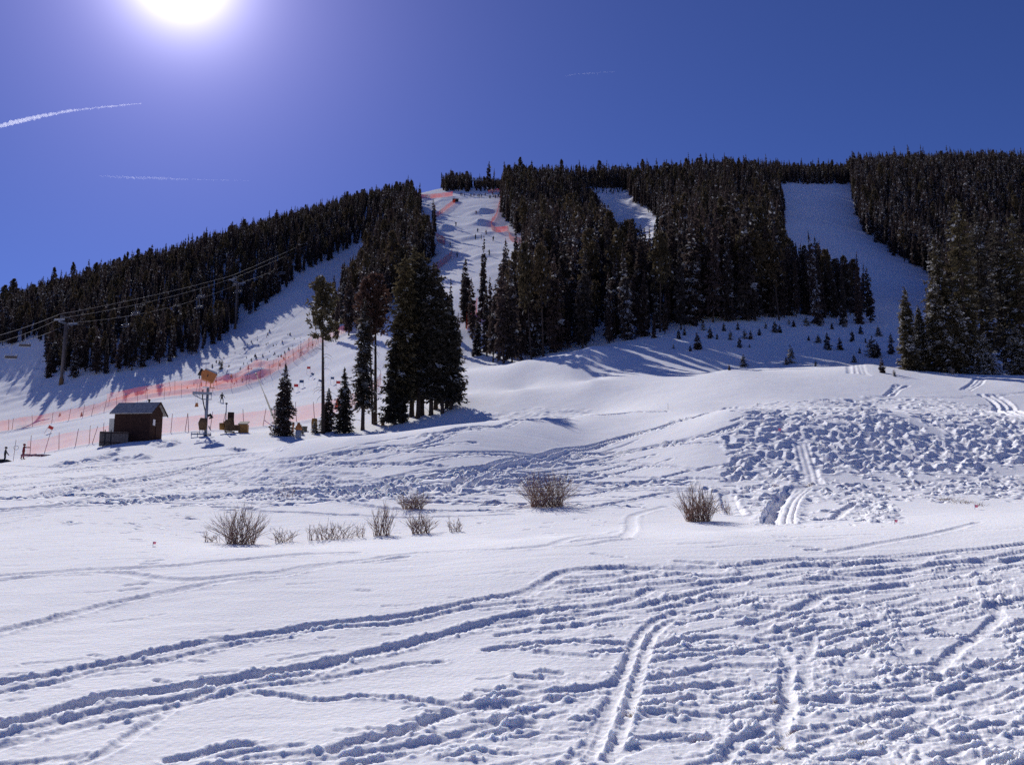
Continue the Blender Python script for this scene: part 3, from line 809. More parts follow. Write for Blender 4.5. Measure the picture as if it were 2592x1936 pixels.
def ZG(x, y):
    """finished ground height at a point (nearest grid vertices)"""
    r = math.hypot(x, y); t = math.atan2(x, y)
    i = int(np.clip(np.searchsorted(RR, r), 1, NR - 1)); j = int(np.clip(np.searchsorted(TH, t), 1, NT - 1))
    a = (r - RR[i - 1]) / (RR[i] - RR[i - 1]); b = (t - TH[j - 1]) / (TH[j] - TH[j - 1])
    return float((Zt[i - 1, j - 1] * (1 - a) + Zt[i, j - 1] * a) * (1 - b) + (Zt[i - 1, j] * (1 - a) + Zt[i, j] * a) * b)
# ---------------------------------------------------------------- trees
def foliage(name, c1, c2, frostcol=(.55, .57, .62)):
    m = bpy.data.materials.new(name); m.use_nodes = True
    nt = m.node_tree; b = nt.nodes['Principled BSDF']
    b.inputs['Roughness'].default_value = .8; b.inputs['Specular IOR Level'].default_value = .1
    oi = nt.nodes.new('ShaderNodeObjectInfo')
    mx = nt.nodes.new('ShaderNodeMix'); mx.data_type = 'RGBA'
    mx.inputs[6].default_value = (*c1, 1); mx.inputs[7].default_value = (*c2, 1)
    nt.links.new(oi.outputs['Random'], mx.inputs[0])
    at_ = nt.nodes.new('ShaderNodeAttribute'); at_.attribute_name = 'frost'
    fx = nt.nodes.new('ShaderNodeMix'); fx.data_type = 'RGBA'
    fx.inputs[7].default_value = (*frostcol, 1)
    nt.links.new(at_.outputs['Fac'], fx.inputs[0]); nt.links.new(mx.outputs[2], fx.inputs[6])
    nt.links.new(fx.outputs[2], b.inputs['Base Color'])
    tr = nt.nodes.new('ShaderNodeBsdfTranslucent'); nt.links.new(fx.outputs[2], tr.inputs['Color'])
    ms = nt.nodes.new('ShaderNodeMixShader'); ms.inputs[0].default_value = .3
    nt.links.new(b.outputs[0], ms.inputs[1]); nt.links.new(tr.outputs[0], ms.inputs[2])
    nt.links.new(ms.outputs[0], nt.nodes['Material Output'].inputs['Surface'])
    return m


M_NEEDLE = foliage('spruce_needles', (.062, .052, .050), (.098, .068, .062))
M_PINE = foliage('pine_needles', (.075, .060, .036), (.095, .068, .040))
M_FROST = foliage('frosted_needles', (.090, .075, .045), (.115, .090, .052), (.60, .60, .62))
M_BARK = mat('conifer_bark', (.085, .062, .052), .9, var=.5, scale=5, spec=.1)
M_TWIG = mat('willow_stems', (.19, .105, .085), .8, spec=.1, col2=(.28, .18, .13), scale=3)


def _unit(a):
    return a / np.maximum(np.linalg.norm(a, axis=-1, keepdims=True), 1e-9)


def spruce_arrays(seed, H, R, nlev, nbr, nleaf, leaf, frost=0.06, clear=0.05, pw=0.85, droop=0.45, gap=0.12, wid=.30, waist=0.0):
    """crown of many needle sprays (quads) on drooping branches"""
    g = np.random.default_rng(seed)
    lev = (np.arange(nlev) + g.uniform(-.3, .3, nlev)) / nlev
    hz = H * (clear + (1 - clear) * np.clip(lev, 0, .99) ** .92)
    prof = np.clip(1 - (hz - H * clear) / (H * (1 - clear)), 0, 1)
    rad = R * (prof ** pw + .05) * g.uniform(.72, 1.15, nlev)
    if waist:
        rad *= np.clip(1 - waist * (prof > .8) * g.random(nlev), .3, 1)
    V, Fq, fr = [], [], []
    base = 0
    bx, by = g.normal(0, .012 * H, 2)
    for i in range(nlev):
        n = max(3, int(nbr * (0.55 + .6 * prof[i])))
        az = g.uniform(0, 6.283) + np.arange(n) * 6.283 / n + g.normal(0, .35, n)
        L = rad[i] * g.uniform(.55, 1.2, n)
        keep = g.random(n) > gap
        az = az[keep]; L = L[keep]; n = len(L)
        if n == 0:
            continue
        d = np.stack([np.cos(az), np.sin(az), np.zeros(n)], 1)
        p = np.stack([-np.sin(az), np.cos(az), np.zeros(n)], 1)
        z0 = hz[i] + g.normal(0, .012 * H, n)
        dr = droop * g.uniform(.6, 1.4, n)
        bf = np.where(g.random(n) < frost * 2.2, g.uniform(.3, 1, n), 0)
        s = np.linspace(.18, 1, nleaf)[None, :] * np.ones((n, 1)) + g.normal(0, .04, (n, nleaf))
        q = (d[:, None] * (L[:, None] * s)[..., None])
        q[..., 2] += z0[:, None] - (dr * L)[:, None] * (s ** 1.2) + (.22 * L)[:, None] * s ** 3
        q[..., 0] += bx * z0[:, None] / H; q[..., 1] += by * z0[:, None] / H
        for side in (-1, 1, 0):
            dirv = d[:, None] * .7 + p[:, None] * (.85 * side) + g.normal(0, .28, (n, nleaf, 3))
            dirv[..., 2] += -.18 - (.25 if side == 0 else 0)
            dirv = _unit(dirv)
            ll = leaf * (1.2 - .55 * s) * g.uniform(.6, 1.25, (n, nleaf)) * np.clip(L / (R * .5), .35, 1.1)[:, None]
            up = np.zeros_like(dirv); up[..., 2] = 1; up += g.normal(0, .55, up.shape)
            w = _unit(np.cross(dirv, up)) * (ll * wid)[..., None]
            e = dirv * ll[..., None]
            quad = np.stack([q, q + .45 * e + w, q + e, q + .45 * e - w], 2).reshape(-1, 4, 3)
            m = len(quad)
            V.append(quad.reshape(-1, 3)); Fq.append(base + np.arange(m * 4).reshape(m, 4)); base += m * 4
            f = bf[:, None] * (g.random((n, nleaf)) < .7) + (g.random((n, nleaf)) < frost * .5) * .6
            fr.append(np.clip(f, 0, 1).ravel())
    # leader
    k = 7
    zt = H * np.linspace(.93, 1.0, k); a = g.uniform(0, 6.28, k)
    dirv = _unit(np.stack([np.cos(a), np.sin(a), np.full(k, .4)], 1)) * (R * np.linspace(.16, .05, k))[:, None]
    q = np.stack([np.full(k, bx), np.full(k, by), zt], 1)
    w = np.stack([np.zeros(k), np.zeros(k), np.full(k, .02 * H)], 1)
    quad = np.stack([q - w, q + dirv, q + w, q - dirv * .9], 1)
    V.append(quad.reshape(-1, 3)); Fq.append(base + np.arange(k * 4).reshape(k, 4)); fr.append(np.zeros(k))
    return np.concatenate(V), np.concatenate(Fq), np.concatenate(fr), (bx / H, by / H)


def pine_arrays(seed, H, R, base_f, nbr, ntuft, leaf, frost=.03):
    g = np.random.default_rng(seed)
    V, Fq, fr = [], [], []; base = 0
    B = []
    for i in range(nbr):
        u = g.random() ** .8
        z0 = H * (base_f + (1 - base_f) * u)
        prof = math.sin(math.pi * min(max((u * .86 + .14), 0), 1)) ** .7
        L = R * prof * g.uniform(.35, 1.1) + .15
        az = g.uniform(0, 6.283); rise = g.uniform(-.25, .45)
        d = np.array([math.cos(az), math.sin(az), rise])
        B.append(([0, 0, z0], [d[0] * L, d[1] * L, z0 + rise * L]))
        for t in range(ntuft):
            s = g.uniform(.35, 1.05)
            c = np.array([0, 0, z0]) + d * L * s + g.normal(0, .14, 3)
            n = 11
            v = _unit(g.normal(0, 1, (n, 3)) + np.array([d[0] * .5, d[1] * .5, .25])); ll = leaf * g.uniform(.6, 1.2, n)
            e = v * ll[:, None]; w = _unit(np.cross(v, g.normal(0, 1, (n, 3)))) * (ll * .22)[:, None]
            cc = c[None] + g.normal(0, .07, (n, 3))
            quad = np.stack([cc, cc + .5 * e + w, cc + e, cc + .5 * e - w], 1)
            V.append(quad.reshape(-1, 3)); Fq.append(base + np.arange(n * 4).reshape(n, 4)); base += 4 * n
            fr.append((g.random(n) < frost) * g.uniform(.3, 1, n))
    return np.concatenate(V), np.concatenate(Fq), np.concatenate(fr), B


def trunk_mb(H, r0, lean=(0, 0), n=7, dead=0, seed=0, z_dead=(.12, .5), r_top=.02, wob=.0):
    g = random.Random(seed)
    mb = MB()
    pts = [(lean[0] * H * t + wob * math.sin(t * 5), lean[1] * H * t, H * t - .35 * (1 - t)) for t in (0, .02, .06, .2, .4, .6, .8, .97)]
    rad = [r0 * 1.5, r0 * 1.2, r0, r0 * .88, r0 * .7, r0 * .5, r0 * .3, r_top]
    mb.tube(pts, rad, n)
    for i in range(dead):
        z = H * g.uniform(*z_dead); a = g.uniform(0, 6.28); L = g.uniform(.5, 1.7)
        c, s = math.cos(a), math.sin(a); x0, y0 = lean[0] * z, lean[1] * z
        mb.tube([(x0, y0, z), (x0 + c * L * .4, y0 + s * L * .4, z + .12 * L), (x0 + c * L * .8, y0 + s * L * .8, z - .08 * L), (x0 + c * L, y0 + s * L, z - .38 * L)], [.028, .02, .014, .006], 4)
    return mb


# forest variants: one crown mesh and one trunk mesh each, and the two joined for copies too small to show parts
FV = []
for k in range(9):
    if k < 7:
        R_ = [1.35, 1.6, 1.2, 1.75, 1.45, 1.1, 1.55][k]
        v, f, fr, ln = spruce_arrays(100 + k, 12.0, R_, 25, 8, 4, .80, frost=[.015, .035, .02, .08, .02, .03, .13][k], clear=[.04, .08, .12, .03, .16, .10, .04][k], pw=[.8, .7, .75, .8, .6, .65, .75][k], droop=.5, gap=[.12, .15, .2, .1, .2, .42, .12][k])
    else:
        v, f, fr, B = pine_arrays(100 + k, 12.0, 1.7, .42, 70, 3, .55)
        ln = (0, 0)
    tb = trunk_mb(12.0, .16, ln, 5, 6 if k >= 4 else 0, k, (.05, .3))
    ntv = len(tb.v)
    crown = make_mesh('forest_crown', v, f, [M_NEEDLE if k < 7 else M_PINE], fattr=fr)
    tm = bpy.data.meshes.new('forest_trunk'); tm.from_pydata(tb.v, [], tb.f); tm.materials.append(M_BARK)
    jm = bpy.data.meshes.new('forest_tree')
    jm.from_pydata([tuple(a) for a in v] + tb.v, [], f.tolist() + [[i + len(v) for i in q] for q in tb.f])
    jm.materials.append(M_NEEDLE if k < 7 else M_PINE); jm.materials.append(M_BARK)
    jm.polygons.foreach_set('material_index', np.array([0] * len(f) + [1] * len(tb.f), np.int32))
    a = jm.attributes.new('frost', 'FLOAT', 'FACE'); a.data.foreach_set('value', np.concatenate([fr, np.zeros(len(tb.f))]).astype(np.float32))
    FV.append((crown, tm, jm))

# where the forest stands (outline of the tree bases in the photograph, read back onto the hill)
BASES = {
 'ridge': [(112, 964), (330, 938), (450, 910), (540, 870), (600, 820), (690, 750), (780, 685), (860, 642), (925, 602), (1035, 520), (1048, 470), (900, 470), (600, 540), (300, 600), (-260, 720), (-260, 905), (-100, 893), (60, 872), (104, 850)],
 'wedge': [(838, 822), (962, 816), (1000, 770), (1098, 655), (1106, 612), (1096, 560), (1075, 530), (1045, 520), (965, 592), (930, 640), (880, 760)],
 'middle': [(1192, 952), (1290, 948), (1400, 926), (1500, 894), (1680, 850), (1790, 822), (2000, 812), (2198, 806), (2190, 780), (2110, 730), (2020, 670), (1975, 600), (1985, 540), (1975, 468), (1965, 400), (1275, 420), (1278, 492), (1262, 545), (1305, 590), (1345, 618), (1325, 640), (1268, 700), (1245, 780), (1215, 850)],
 'right': [(2158, 470), (2168, 545), (2205, 600), (2265, 650), (2385, 722), (2405, 800), (2592, 812), (2760, 812), (2760, 380), (2400, 380), (2150, 440)],
 'crest': [(1960, 466), (2152, 470), (2152, 430), (1960, 430)],
 'knoll': [(1122, 486), (1190, 484), (1190, 470), (1122, 470)],
 'knoll2': [(1200, 482), (1300, 484), (1300, 466), (1200, 466)],
}
CLEAR = [
 [(1052, 512), (1150, 492), (1272, 492), (1262, 525), (1243, 560), (1250, 588), (1300, 592), (1338, 614), (1300, 628), (1262, 640), (1252, 690), (1215, 740), (1190, 750), (1130, 690), (1108, 640), (1108, 560)],
 [(1512, 490), (1600, 484), (1625, 520), (1682, 548), (1692, 566), (1630, 560), (1550, 548)],
 [(1988, 484), (2148, 488), (2165, 555), (2250, 645), (2380, 722), (2375, 785), (2215, 785), (2207, 690), (2168, 645), (2125, 640), (2095, 600), (2075, 578), (2010, 575), (1988, 560), (2005, 520)],
 [(720, 830), (690, 790), (780, 702), (860, 648), (925, 603), (905, 612), (872, 640), (842, 682), (818, 706), (806, 800), (760, 860)],
 [(0, 1000), (0, 885), (108, 860), (110, 960), (60, 1000)],
]
LABELS = {
 'ridge': ('dark spruce in the forest on the long wooded ridge behind the chairlift', 'spruces on the long ridge'),
 'wedge': ('dark spruce in the wedge of forest between the shaded lane and the netted race run', 'spruces beside the race run'),
 'middle': ('dark spruce in the dense middle forest between the race run and the shaded run', 'spruces of the middle forest'),
 'right': ('spruce in the forest to the right of the wide shaded run', 'spruces right of the shaded run'),
 'crest': ('spruce in the row along the crest at the top of the shaded run', 'spruces on the crest'),
 'knoll': ('spruce on the knoll above the top of the race run', 'spruces on the knoll'),
 'knoll2': ('spruce on the knoll above the top of the race run', 'spruces on the knoll'),
}
g = np.random.default_rng(3)
cand = []
sp = 2.95
gx, gy = np.meshgrid(np.arange(-330, 330, sp), np.arange(105, 540, sp))
gx = gx.ravel() + g.uniform(-1.5, 1.5, gx.size); gy = gy.ravel() + g.uniform(-1.5, 1.5, gy.size)
m = (np.abs(gx) < gy * .66 + 5)
gx, gy = gx[m], gy[m]
gz = Z0(gx, gy)
bpx, bpy_ = project(gx, gy, gz)
hgt = np.clip(g.normal(11.0, 1.4, gx.size), 6, 17) * np.where(g.random(gx.size) < .06, 1.25, 1)
FOREST = []
for nm, poly in BASES.items():
    jx = bpx + 10 * fbm(gx * .12, gy * .12, 2); jy = bpy_ + 5 * fbm(gx * .12 + 9, gy * .12, 2)
    if nm == 'ridge':
        jx = bpx + 26 * fbm(gx * .10, gy * .10, 3)
    ins = inpoly(jx, jy, poly)
    if nm == 'middle':
        ins &= gy > np.where(bpx < 1620, 138, 120)
    if nm in ('crest', 'knoll2'):
        ins &= gy > 415
    if nm == 'knoll':
        ins &= gy > 450
    h = hgt.copy()
    if nm == 'middle':
        h *= np.where(gy < 170, 1.45, np.where(gy < 210, 1.25, 1.0))
    if nm == 'ridge':
        h *= .78
    if nm == 'wedge':
        h *= np.where(gy < 260, 1.25, 1.05)
    if nm == 'middle':
        h = np.where((bpx > 1860) & (gy > 230), h * g.uniform(.4, 1.0, gx.size), h)
    if nm == 'middle':
        h = np.where((bpx > 1370) & (bpx < 1720) & (gy < 180), h * g.choice([.35, .5, .6, 1.0, 1.1], gx.size), h)
    if nm == 'crest':
        h *= .7
    if nm == 'knoll':
        h *= .75
    if nm == 'knoll2':
        h *= .45
    if nm == 'middle':
        lim = np.interp(bpx, [1940, 1990, 2040, 2075, 2110, 2150, 2200], [380, 592, 618, 590, 650, 632, 672])
        rowpx = F / np.maximum(gy, 1) * 1.0
        h = np.where((gy < 230) & (bpx > 1950), np.minimum(h, np.maximum((bpy_ - lim) / rowpx * g.uniform(.75, 1.0, gx.size), 3)), h)
        # trees up-sun of the little clearing are shortened so that sunlight reaches it
        for d_ in (6, 12, 18, 26, 34, 44):
            qx = gx + .374 * d_; qy = gy - .927 * d_
            a_, b_ = project(qx, qy, Z0(qx, qy))
            h = np.where(inpoly(a_, b_, CLEAR[1]) & (gy > 240), np.minimum(h, 1.5 + d_ * .16), h)
    tx, ty = project(gx, gy, gz + h)
    for fz in (.35, .6, .85, 1.0):
        mx_, my_ = project(gx, gy, gz + h * fz)
        for cpoly in CLEAR:
            ins &= ~inpoly(mx_ + (0 if cpoly is CLEAR[0] else 20) * fbm(gx * .09 + 31, gy * .09, 3), my_, cpoly)
    for i in np.nonzero(ins)[0]:
        FOREST.append((nm, gx[i], gy[i], gz[i], h[i], bpx[i], bpy_[i], ty[i]))
print('forest trees', len(FOREST))

# small knob of trees on the skyline and single trees told apart
EXTRA = []
for px_, Yd, hh, lab in [
    (1236, 452, 17.0, 'tall slender spruce standing alone on the skyline above the race run'),
    (1249, 455, 12.5, 'shorter slender spruce beside the lone skyline spruce above the race run'),
    (1220, 178, 17.0, 'slim frosted spruce in front of the race run with its tip against the snow'),
    (1180, 172, 14.2, 'slim spruce standing clear at the left of the middle forest before the shaded snow'),
    (1140, 168, 11.5, 'small slim spruce just right of the big central clump before shaded snow'),
    (1283, 180, 15.5, 'slim spruce whose tip crosses the lower race run at the forest edge'),
    (1267, 176, 14.0, 'slim spruce left of the tallest one at the lower edge of the race run'),
    (2205, 150, 10.0, 'thin spruce with bare lower trunk at the right end of the middle forest'),
    (2175, 148, 12.5, 'spruce second from the right end of the middle forest'),
    (2135, 146, 11.0, 'dark spruce near the right end of the middle forest before the shaded run'),
    (2070, 146, 16.0, 'tallest pointed spruce against the shaded run at the right of the middle forest'),
    (1196, 164, 12.0, 'thin spruce just behind and right of the slim one beside the central clump'),
    (1207, 152, 8.5, 'short spruce filling the gap between the central clump and the middle forest'),
    (1160, 156, 7.5, 'small spruce at the foot of the slope right of the central clump'),
    (1243, 168, 11.0, 'frosted spruce at the near left corner of the middle forest'),
    (1232, 150, 12.5, 'low dark spruce before the near left corner of the middle forest'),
    (1172, 186, 10.0, 'spruce higher up behind the slim one beside the central clump'),
    (1098, 345, 11.5, 'dark spruce at the right tip of the wedge forest against the race run'),
    (1100, 315, 12.5, 'lower spruce at the right edge of the wedge forest against the race run'),
    (883, 205, 16.5, 'tall pointed spruce rising before the shaded lane behind the bare pine pair'),
    (850, 200, 13.0, 'pointed spruce left of the tallest one before the shaded lane'),
    (915, 210, 16.0, 'broad dark spruce behind the pair of bare trunked pines'),
    (940, 207, 18.0, 'tall dark spruce behind and right of the pair of bare trunked pines'),
]:
    EXTRA.append((px_, Yd, hh, lab))

# which of them show: paint their outlines far to near
W4, H4 = 864, 646
idb = np.full((H4, W4), -1, np.int32)
order = sorted(range(len(FOREST)), key=lambda i: -FOREST[i][2])
for i in order:
    nm, x, y, z, h, px_, py_, ty_ = FOREST[i]
    b = py_ / 3; t = ty_ / 3; c = px_ / 3; w = (1.5 * h / 12) * F / y / 3
    for row in range(max(int(t), 0), min(int(b) + 1, H4)):
        u = (row - t) / max(b - t, 1)
        a0 = int(round(c - w * u)); a1 = int(round(c + w * u)) + 1
        if a1 > 0 and a0 < W4:
            idb[row, max(a0, 0):min(a1, W4)] = i
# what stands in front of them: the central clump and the right-hand clump
idb[212:360, 325:392] = -1
idb[240:352, 775:] = -1
cnt = np.bincount(idb[idb >= 0].ravel(), minlength=len(FOREST))
NIND = 285 - len(EXTRA)
top = set(np.argsort(-cnt)[:NIND].tolist())


def place_forest_tree(x, y, z, h, var, label, group, parts):
    s = h / 12.0; w = s * g.uniform(.5, .98)
    rz = g.uniform(0, 6.28)
    if parts:
        t = thing('spruce_tree', label, 'tree', (x, y, z), rz, group); t.scale = (w, w, s)
        c = link('crown', FV[var][0], t); k = link('trunk', FV[var][1], t)
    else:
        t = link('spruce_tree', FV[var][2], None, (x, y, z), rz); t.scale = (w, w, s)
        tag(t, label, 'tree', group)
    t.rotation_euler = (g.normal(0, .03), g.normal(0, .03), rz)
    return t


rest = []
for i, (nm, x, y, z, h, px_, py_, ty_) in enumerate(FOREST):
    var = int(g.choice(9, p=[.16, .15, .14, .10, .12, .12, .07, .07, .07]))
    if nm == 'right' or (nm == 'middle' and y < 200 and px_ < 1500):
        var = int(g.choice(9, p=[.12, .15, .10, .22, .08, .08, .19, .03, .03]))
    if i in top:
        place_forest_tree(x, y, z, h, var, LABELS[nm][0], LABELS[nm][1], (py_ - ty_) > 105)
    else:
        rest.append((x, y, z, h, var))
for px_, Yd, hh, lab in EXTRA:
    p = at(px_, Yd)
    place_forest_tree(p.x, p.y, p.z, hh, 5 if Yd > 300 else int(g.choice([0, 2, 5, 6])), lab, None, Yd < 250)

# the remaining forest reads as one mass: one stuff object that instances the variants
pcol = bpy.data.collections.new('forest_kinds')
for k in range(9):
    o = bpy.data.objects.new('kind_%d' % k, FV[k][2]); pcol.objects.link(o)
R_ = np.array(rest)
fm = bpy.data.meshes.new('forest'); fm.vertices.add(len(R_)); fm.vertices.foreach_set('co', R_[:, :3].astype(np.float32).ravel())
a = fm.attributes.new('kind_index', 'INT', 'POINT'); a.data.foreach_set('value', R_[:, 4].astype(np.int32))
a = fm.attributes.new('turn', 'FLOAT_VECTOR', 'POINT'); a.data.foreach_set('vector', np.stack([g.normal(0, .03, len(R_)), g.normal(0, .03, len(R_)), g.uniform(0, 6.28, len(R_))], 1).astype(np.float32).ravel())
sw = R_[:, 3] / 12 * g.uniform(.5, .95, len(R_))
a = fm.attributes.new('size', 'FLOAT_VECTOR', 'POINT'); a.data.foreach_set('vector', np.stack([sw, sw, R_[:, 3] / 12], 1).astype(np.float32).ravel())
fo = link('forest', fm)
tag(fo, 'dense dark conifer forest covering the hillside behind the nearer trees', 'forest', None, 'stuff')
ng = bpy.data.node_groups.new('forest_scatter', 'GeometryNodeTree')
ng.interface.new_socket('Geometry', in_out='INPUT', socket_type='NodeSocketGeometry')
ng.interface.new_socket('Geometry', in_out='OUTPUT', socket_type='NodeSocketGeometry')
N = ng.nodes
gi = N.new('NodeGroupInput'); go = N.new('NodeGroupOutput')
iop = N.new('GeometryNodeInstanceOnPoints'); ci = N.new('GeometryNodeCollectionInfo')
ci.inputs['Collection'].default_value = pcol; ci.inputs['Separate Children'].default_value = True; ci.inputs['Reset Children'].default_value = True
def _attr(nm, ty):
    n = N.new('GeometryNodeInputNamedAttribute'); n.data_type = ty; n.inputs['Name'].default_value = nm
    return n
L = ng.links
L.new(gi.outputs[0], iop.inputs['Points']); L.new(ci.outputs[0], iop.inputs['Instance'])
iop.inputs['Pick Instance'].default_value = True
L.new(_attr('kind_index', 'INT').outputs['Attribute'], iop.inputs['Instance Index'])
L.new(_attr('turn', 'FLOAT_VECTOR').outputs['Attribute'], iop.inputs['Rotation'])
L.new(_attr('size', 'FLOAT_VECTOR').outputs['Attribute'], iop.inputs['Scale'])
L.new(iop.outputs[0], go.inputs[0])
md = fo.modifiers.new('scatter', 'NODES'); md.node_group = ng
# ---------------------------------------------------------------- nearer trees
def hero_tree(kind, px_, row, Hpx, rpx, Y_, label, seed, cat='tree', group=None, name='spruce_tree', lean=(0, 0), clear=.06, pw=.7, frost=.05, mat_=None, base_f=.5, dead=8, nl=42, nb=10, leaf=None, droop=.5, gap=.12, col=None, trunk=None):
    if Y_ is None:
        p = g1(px_, row)
    else:
        p = at(px_, Y_)
    th = math.atan2(p.x, p.y); s = p.y / F / math.cos(th) * .985
    H = Hpx * s; R = rpx * s
    p.z = ZG(p.x, p.y)
    t = thing(name, label, cat, p, -th, group)
    if kind == 'spruce':
        v, f, fr, ln = spruce_arrays(seed, H, R, nl, nb, 7, leaf or max(.32, R * .34), frost=frost, clear=clear, pw=pw, droop=droop, gap=gap, wid=.24)
        tb = trunk_mb(H, .012 * H + .03 if trunk is None else trunk, ln, 8, dead, seed, (.06, max(clear + .05, .2)))
        v[:, 0] += lean[0] * v[:, 2]
        tb.v = [(a + lean[0] * c, b, c) for a, b, c in tb.v]
    else:
        v, f, fr, B = pine_arrays(seed, H, R, base_f, 95, 5, .36, frost=frost)
        tb = trunk_mb(H, .20 if trunk is None else trunk, (0, 0), 9, dead, seed, (.18, base_f))
        for a, b in B:
            tb.tube([a, b], [.045, .012], 4)
        v[:, 0] += lean[0] * v[:, 2]
        tb.v = [(a + lean[0] * c, b, c) for a, b, c in tb.v]
    me = make_mesh('crown', v, f, [mat_ or (M_NEEDLE if kind == 'spruce' else M_PINE)], fattr=fr)
    link('crown', me, t)
    tb.build('trunk', M_BARK, t, smooth=True)
    return t


M_RED = foliage('rusty_pine_needles', (.085, .050, .040), (.105, .058, .045))
M_OLIVE = foliage('olive_needles', (.095, .080, .046), (.115, .090, .050))
M_DARK = foliage('dark_needles', (.058, .054, .044), (.075, .062, .048))
hero_tree('pine', 818, 1097, 402, 38, 90, 'tall thin pine with long bare trunk and small crown, left of the central clump', 1, name='pine_tree', base_f=.60, lean=(-.035, 0), dead=16, mat_=M_OLIVE)
hero_tree('spruce', 716, 1098, 182, 30, 88, 'small full spruce standing alone before the lower net fence', 2, pw=.75, frost=.07, clear=.03, nl=40)
hero_tree('spruce', 829, 1080, 112, 22, 92, 'little spruce directly behind the trunk of the thin bare pine', 3, pw=.75, frost=.07, clear=.03, nl=30)
hero_tree('spruce', 870, 1101, 168, 26, 89, 'small dark spruce between the thin pine and the drooping spruce', 4, pw=.7, frost=.03, clear=.05, mat_=M_DARK)
hero_tree('spruce', 918, 1094, 340, 33, 90, 'dark drooping spruce with clear lower trunk beside the twin bare pines', 5, pw=.55, frost=.07, clear=.20, droop=.8, gap=.25, mat_=M_DARK, nl=46)
hero_tree('pine', 950, 1073, 392, 36, 93, 'rusty crowned pine with bare trunk, right one of the twin pines', 6, name='pine_tree', base_f=.60, lean=(-.02, 0), dead=10, mat_=M_RED)
hero_tree('pine', 944, 1072, 372, 34, 94, 'rusty crowned pine with thinner bare trunk, left one of the twin pines', 7, name='pine_tree', base_f=.58, lean=(-.06, 0), dead=10, mat_=M_RED, trunk=.14)
CL = [
 (1000, 90, 275, 40, 'low bushy spruce at the left foot of the central clump', M_DARK, .06, .6),
 (1020, 90.5, 436, 47, 'tall broad conifer with the leftmost trunk of the central clump', M_OLIVE, .16, .42),
 (1042, 93, 452, 44, 'tallest brown topped conifer at the back left of the central clump', M_OLIVE, .15, .40),
 (1058, 91, 425, 42, 'dark conifer with pale trunk in the middle of the central clump', M_DARK, .20, .42),
 (1068, 92, 432, 40, 'tall conifer just right of the pale trunk in the central clump', M_OLIVE, .20, .45),
 (1091, 91, 400, 44, 'thick dark conifer right of the centre of the central clump', M_DARK, .14, .42),
 (1103, 93.5, 385, 40, 'slim dark conifer behind the right half of the central clump', M_DARK, .14, .5),
 (1120, 90.5, 340, 43, 'dark conifer with a bare forked foot near the right of the central clump', M_DARK, .13, .48),
 (1130, 92.5, 300, 42, 'shorter dark conifer second from the right of the central clump', M_DARK, .12, .55),
 (1141, 91.5, 270, 40, 'rightmost dark conifer of the central clump, spreading low over the snow', M_DARK, .10, .55),
]
for i, (px_, Y_, Hp, rp, lab, mm, cl, pw_) in enumerate(CL):
    hero_tree('spruce', px_, None, Hp, rp, Y_, lab, 20 + i, mat_=mm, clear=cl, pw=pw_, nl=46, nb=11, frost=.02, droop=.35, gap=.15, dead=12, name='conifer_tree', leaf=.55)
RC = [
 (2306, 95, 200, 27, 'frost speckled olive spruce at the left end of the right-hand clump', M_FROST, .02, .62, .22),
 (2332, 96.5, 152, 22, 'shorter frosted spruce tucked behind the left end of the right-hand clump', M_FROST, .02, .65, .25),
 (2378, 96, 230, 36, 'frosted grey spruce in the left half of the right-hand clump', M_FROST, .02, .6, .28),
 (2400, 99, 318, 44, 'olive spruce with pale left side in the right-hand clump', M_FROST, .03, .6, .12),
 (2450, 98, 410, 46, 'tallest dark conifer of the right-hand clump', M_OLIVE, .05, .5, .08),
 (2492, 101, 388, 50, 'broad dark conifer behind the small frosted spruce on the right', M_DARK, .06, .5, .12),
 (2428, 94.5, 180, 34, 'low frosted spruce at the foot of the tallest conifer on the right', M_FROST, .02, .6, .25),
 (2494, 93, 98, 32, 'small white frosted spruce standing in front of the right-hand clump', M_FROST, .02, .75, .5),
 (2545, 106, 360, 42, 'dark conifer in the gap before the frame edge on the right', M_DARK, .10, .5, .10),
 (2592, 104, 370, 44, 'olive conifer cut by the right edge of the frame', M_OLIVE, .05, .5, .10),
 (2580, 97, 125, 32, 'small frosted spruce cut by the right edge of the frame', M_FROST, .03, .7, .4),
 (2640, 100, 330, 44, 'conifer just beyond the right edge of the frame', M_DARK, .05, .5, .10),
]
for i, (px_, Y_, Hp, rp, lab, mm, cl, pw_, fr_) in enumerate(RC[:-1]):
    hero_tree('spruce', px_, None, Hp, rp, Y_, lab, 60 + i, mat_=mm, clear=cl, pw=pw_, nl=42, nb=11, frost=fr_ * .6, droop=.4, dead=4, leaf=.5 if Hp > 150 else .36)

# young trees on the shaded bank, each its own
SV = []
for k in range(4):
    v, f, fr, ln = spruce_arrays(300 + k, 2.0, [.42, .5, .36, .6][k], 13, 7, 4, .26, frost=[.12, .30, .08, .25][k], pw=.7, clear=.02, gap=.2)
    tb = trunk_mb(2.0, .04, ln, 5)
    nv = len(v)
    jm = bpy.data.meshes.new('young_spruce'); jm.from_pydata([tuple(a) for a in v] + tb.v, [], f.tolist() + [[i + nv for i in q] for q in tb.f])
    jm.materials.append(M_NEEDLE if k in (0, 2) else M_FROST); jm.materials.append(M_BARK)
    jm.polygons.foreach_set('material_index', np.array([0] * len(f) + [1] * len(tb.f), np.int32))
    a = jm.attributes.new('frost', 'FLOAT', 'FACE'); a.data.foreach_set('value', np.concatenate([fr, np.zeros(len(tb.f))]).astype(np.float32))
    SV.append(jm)


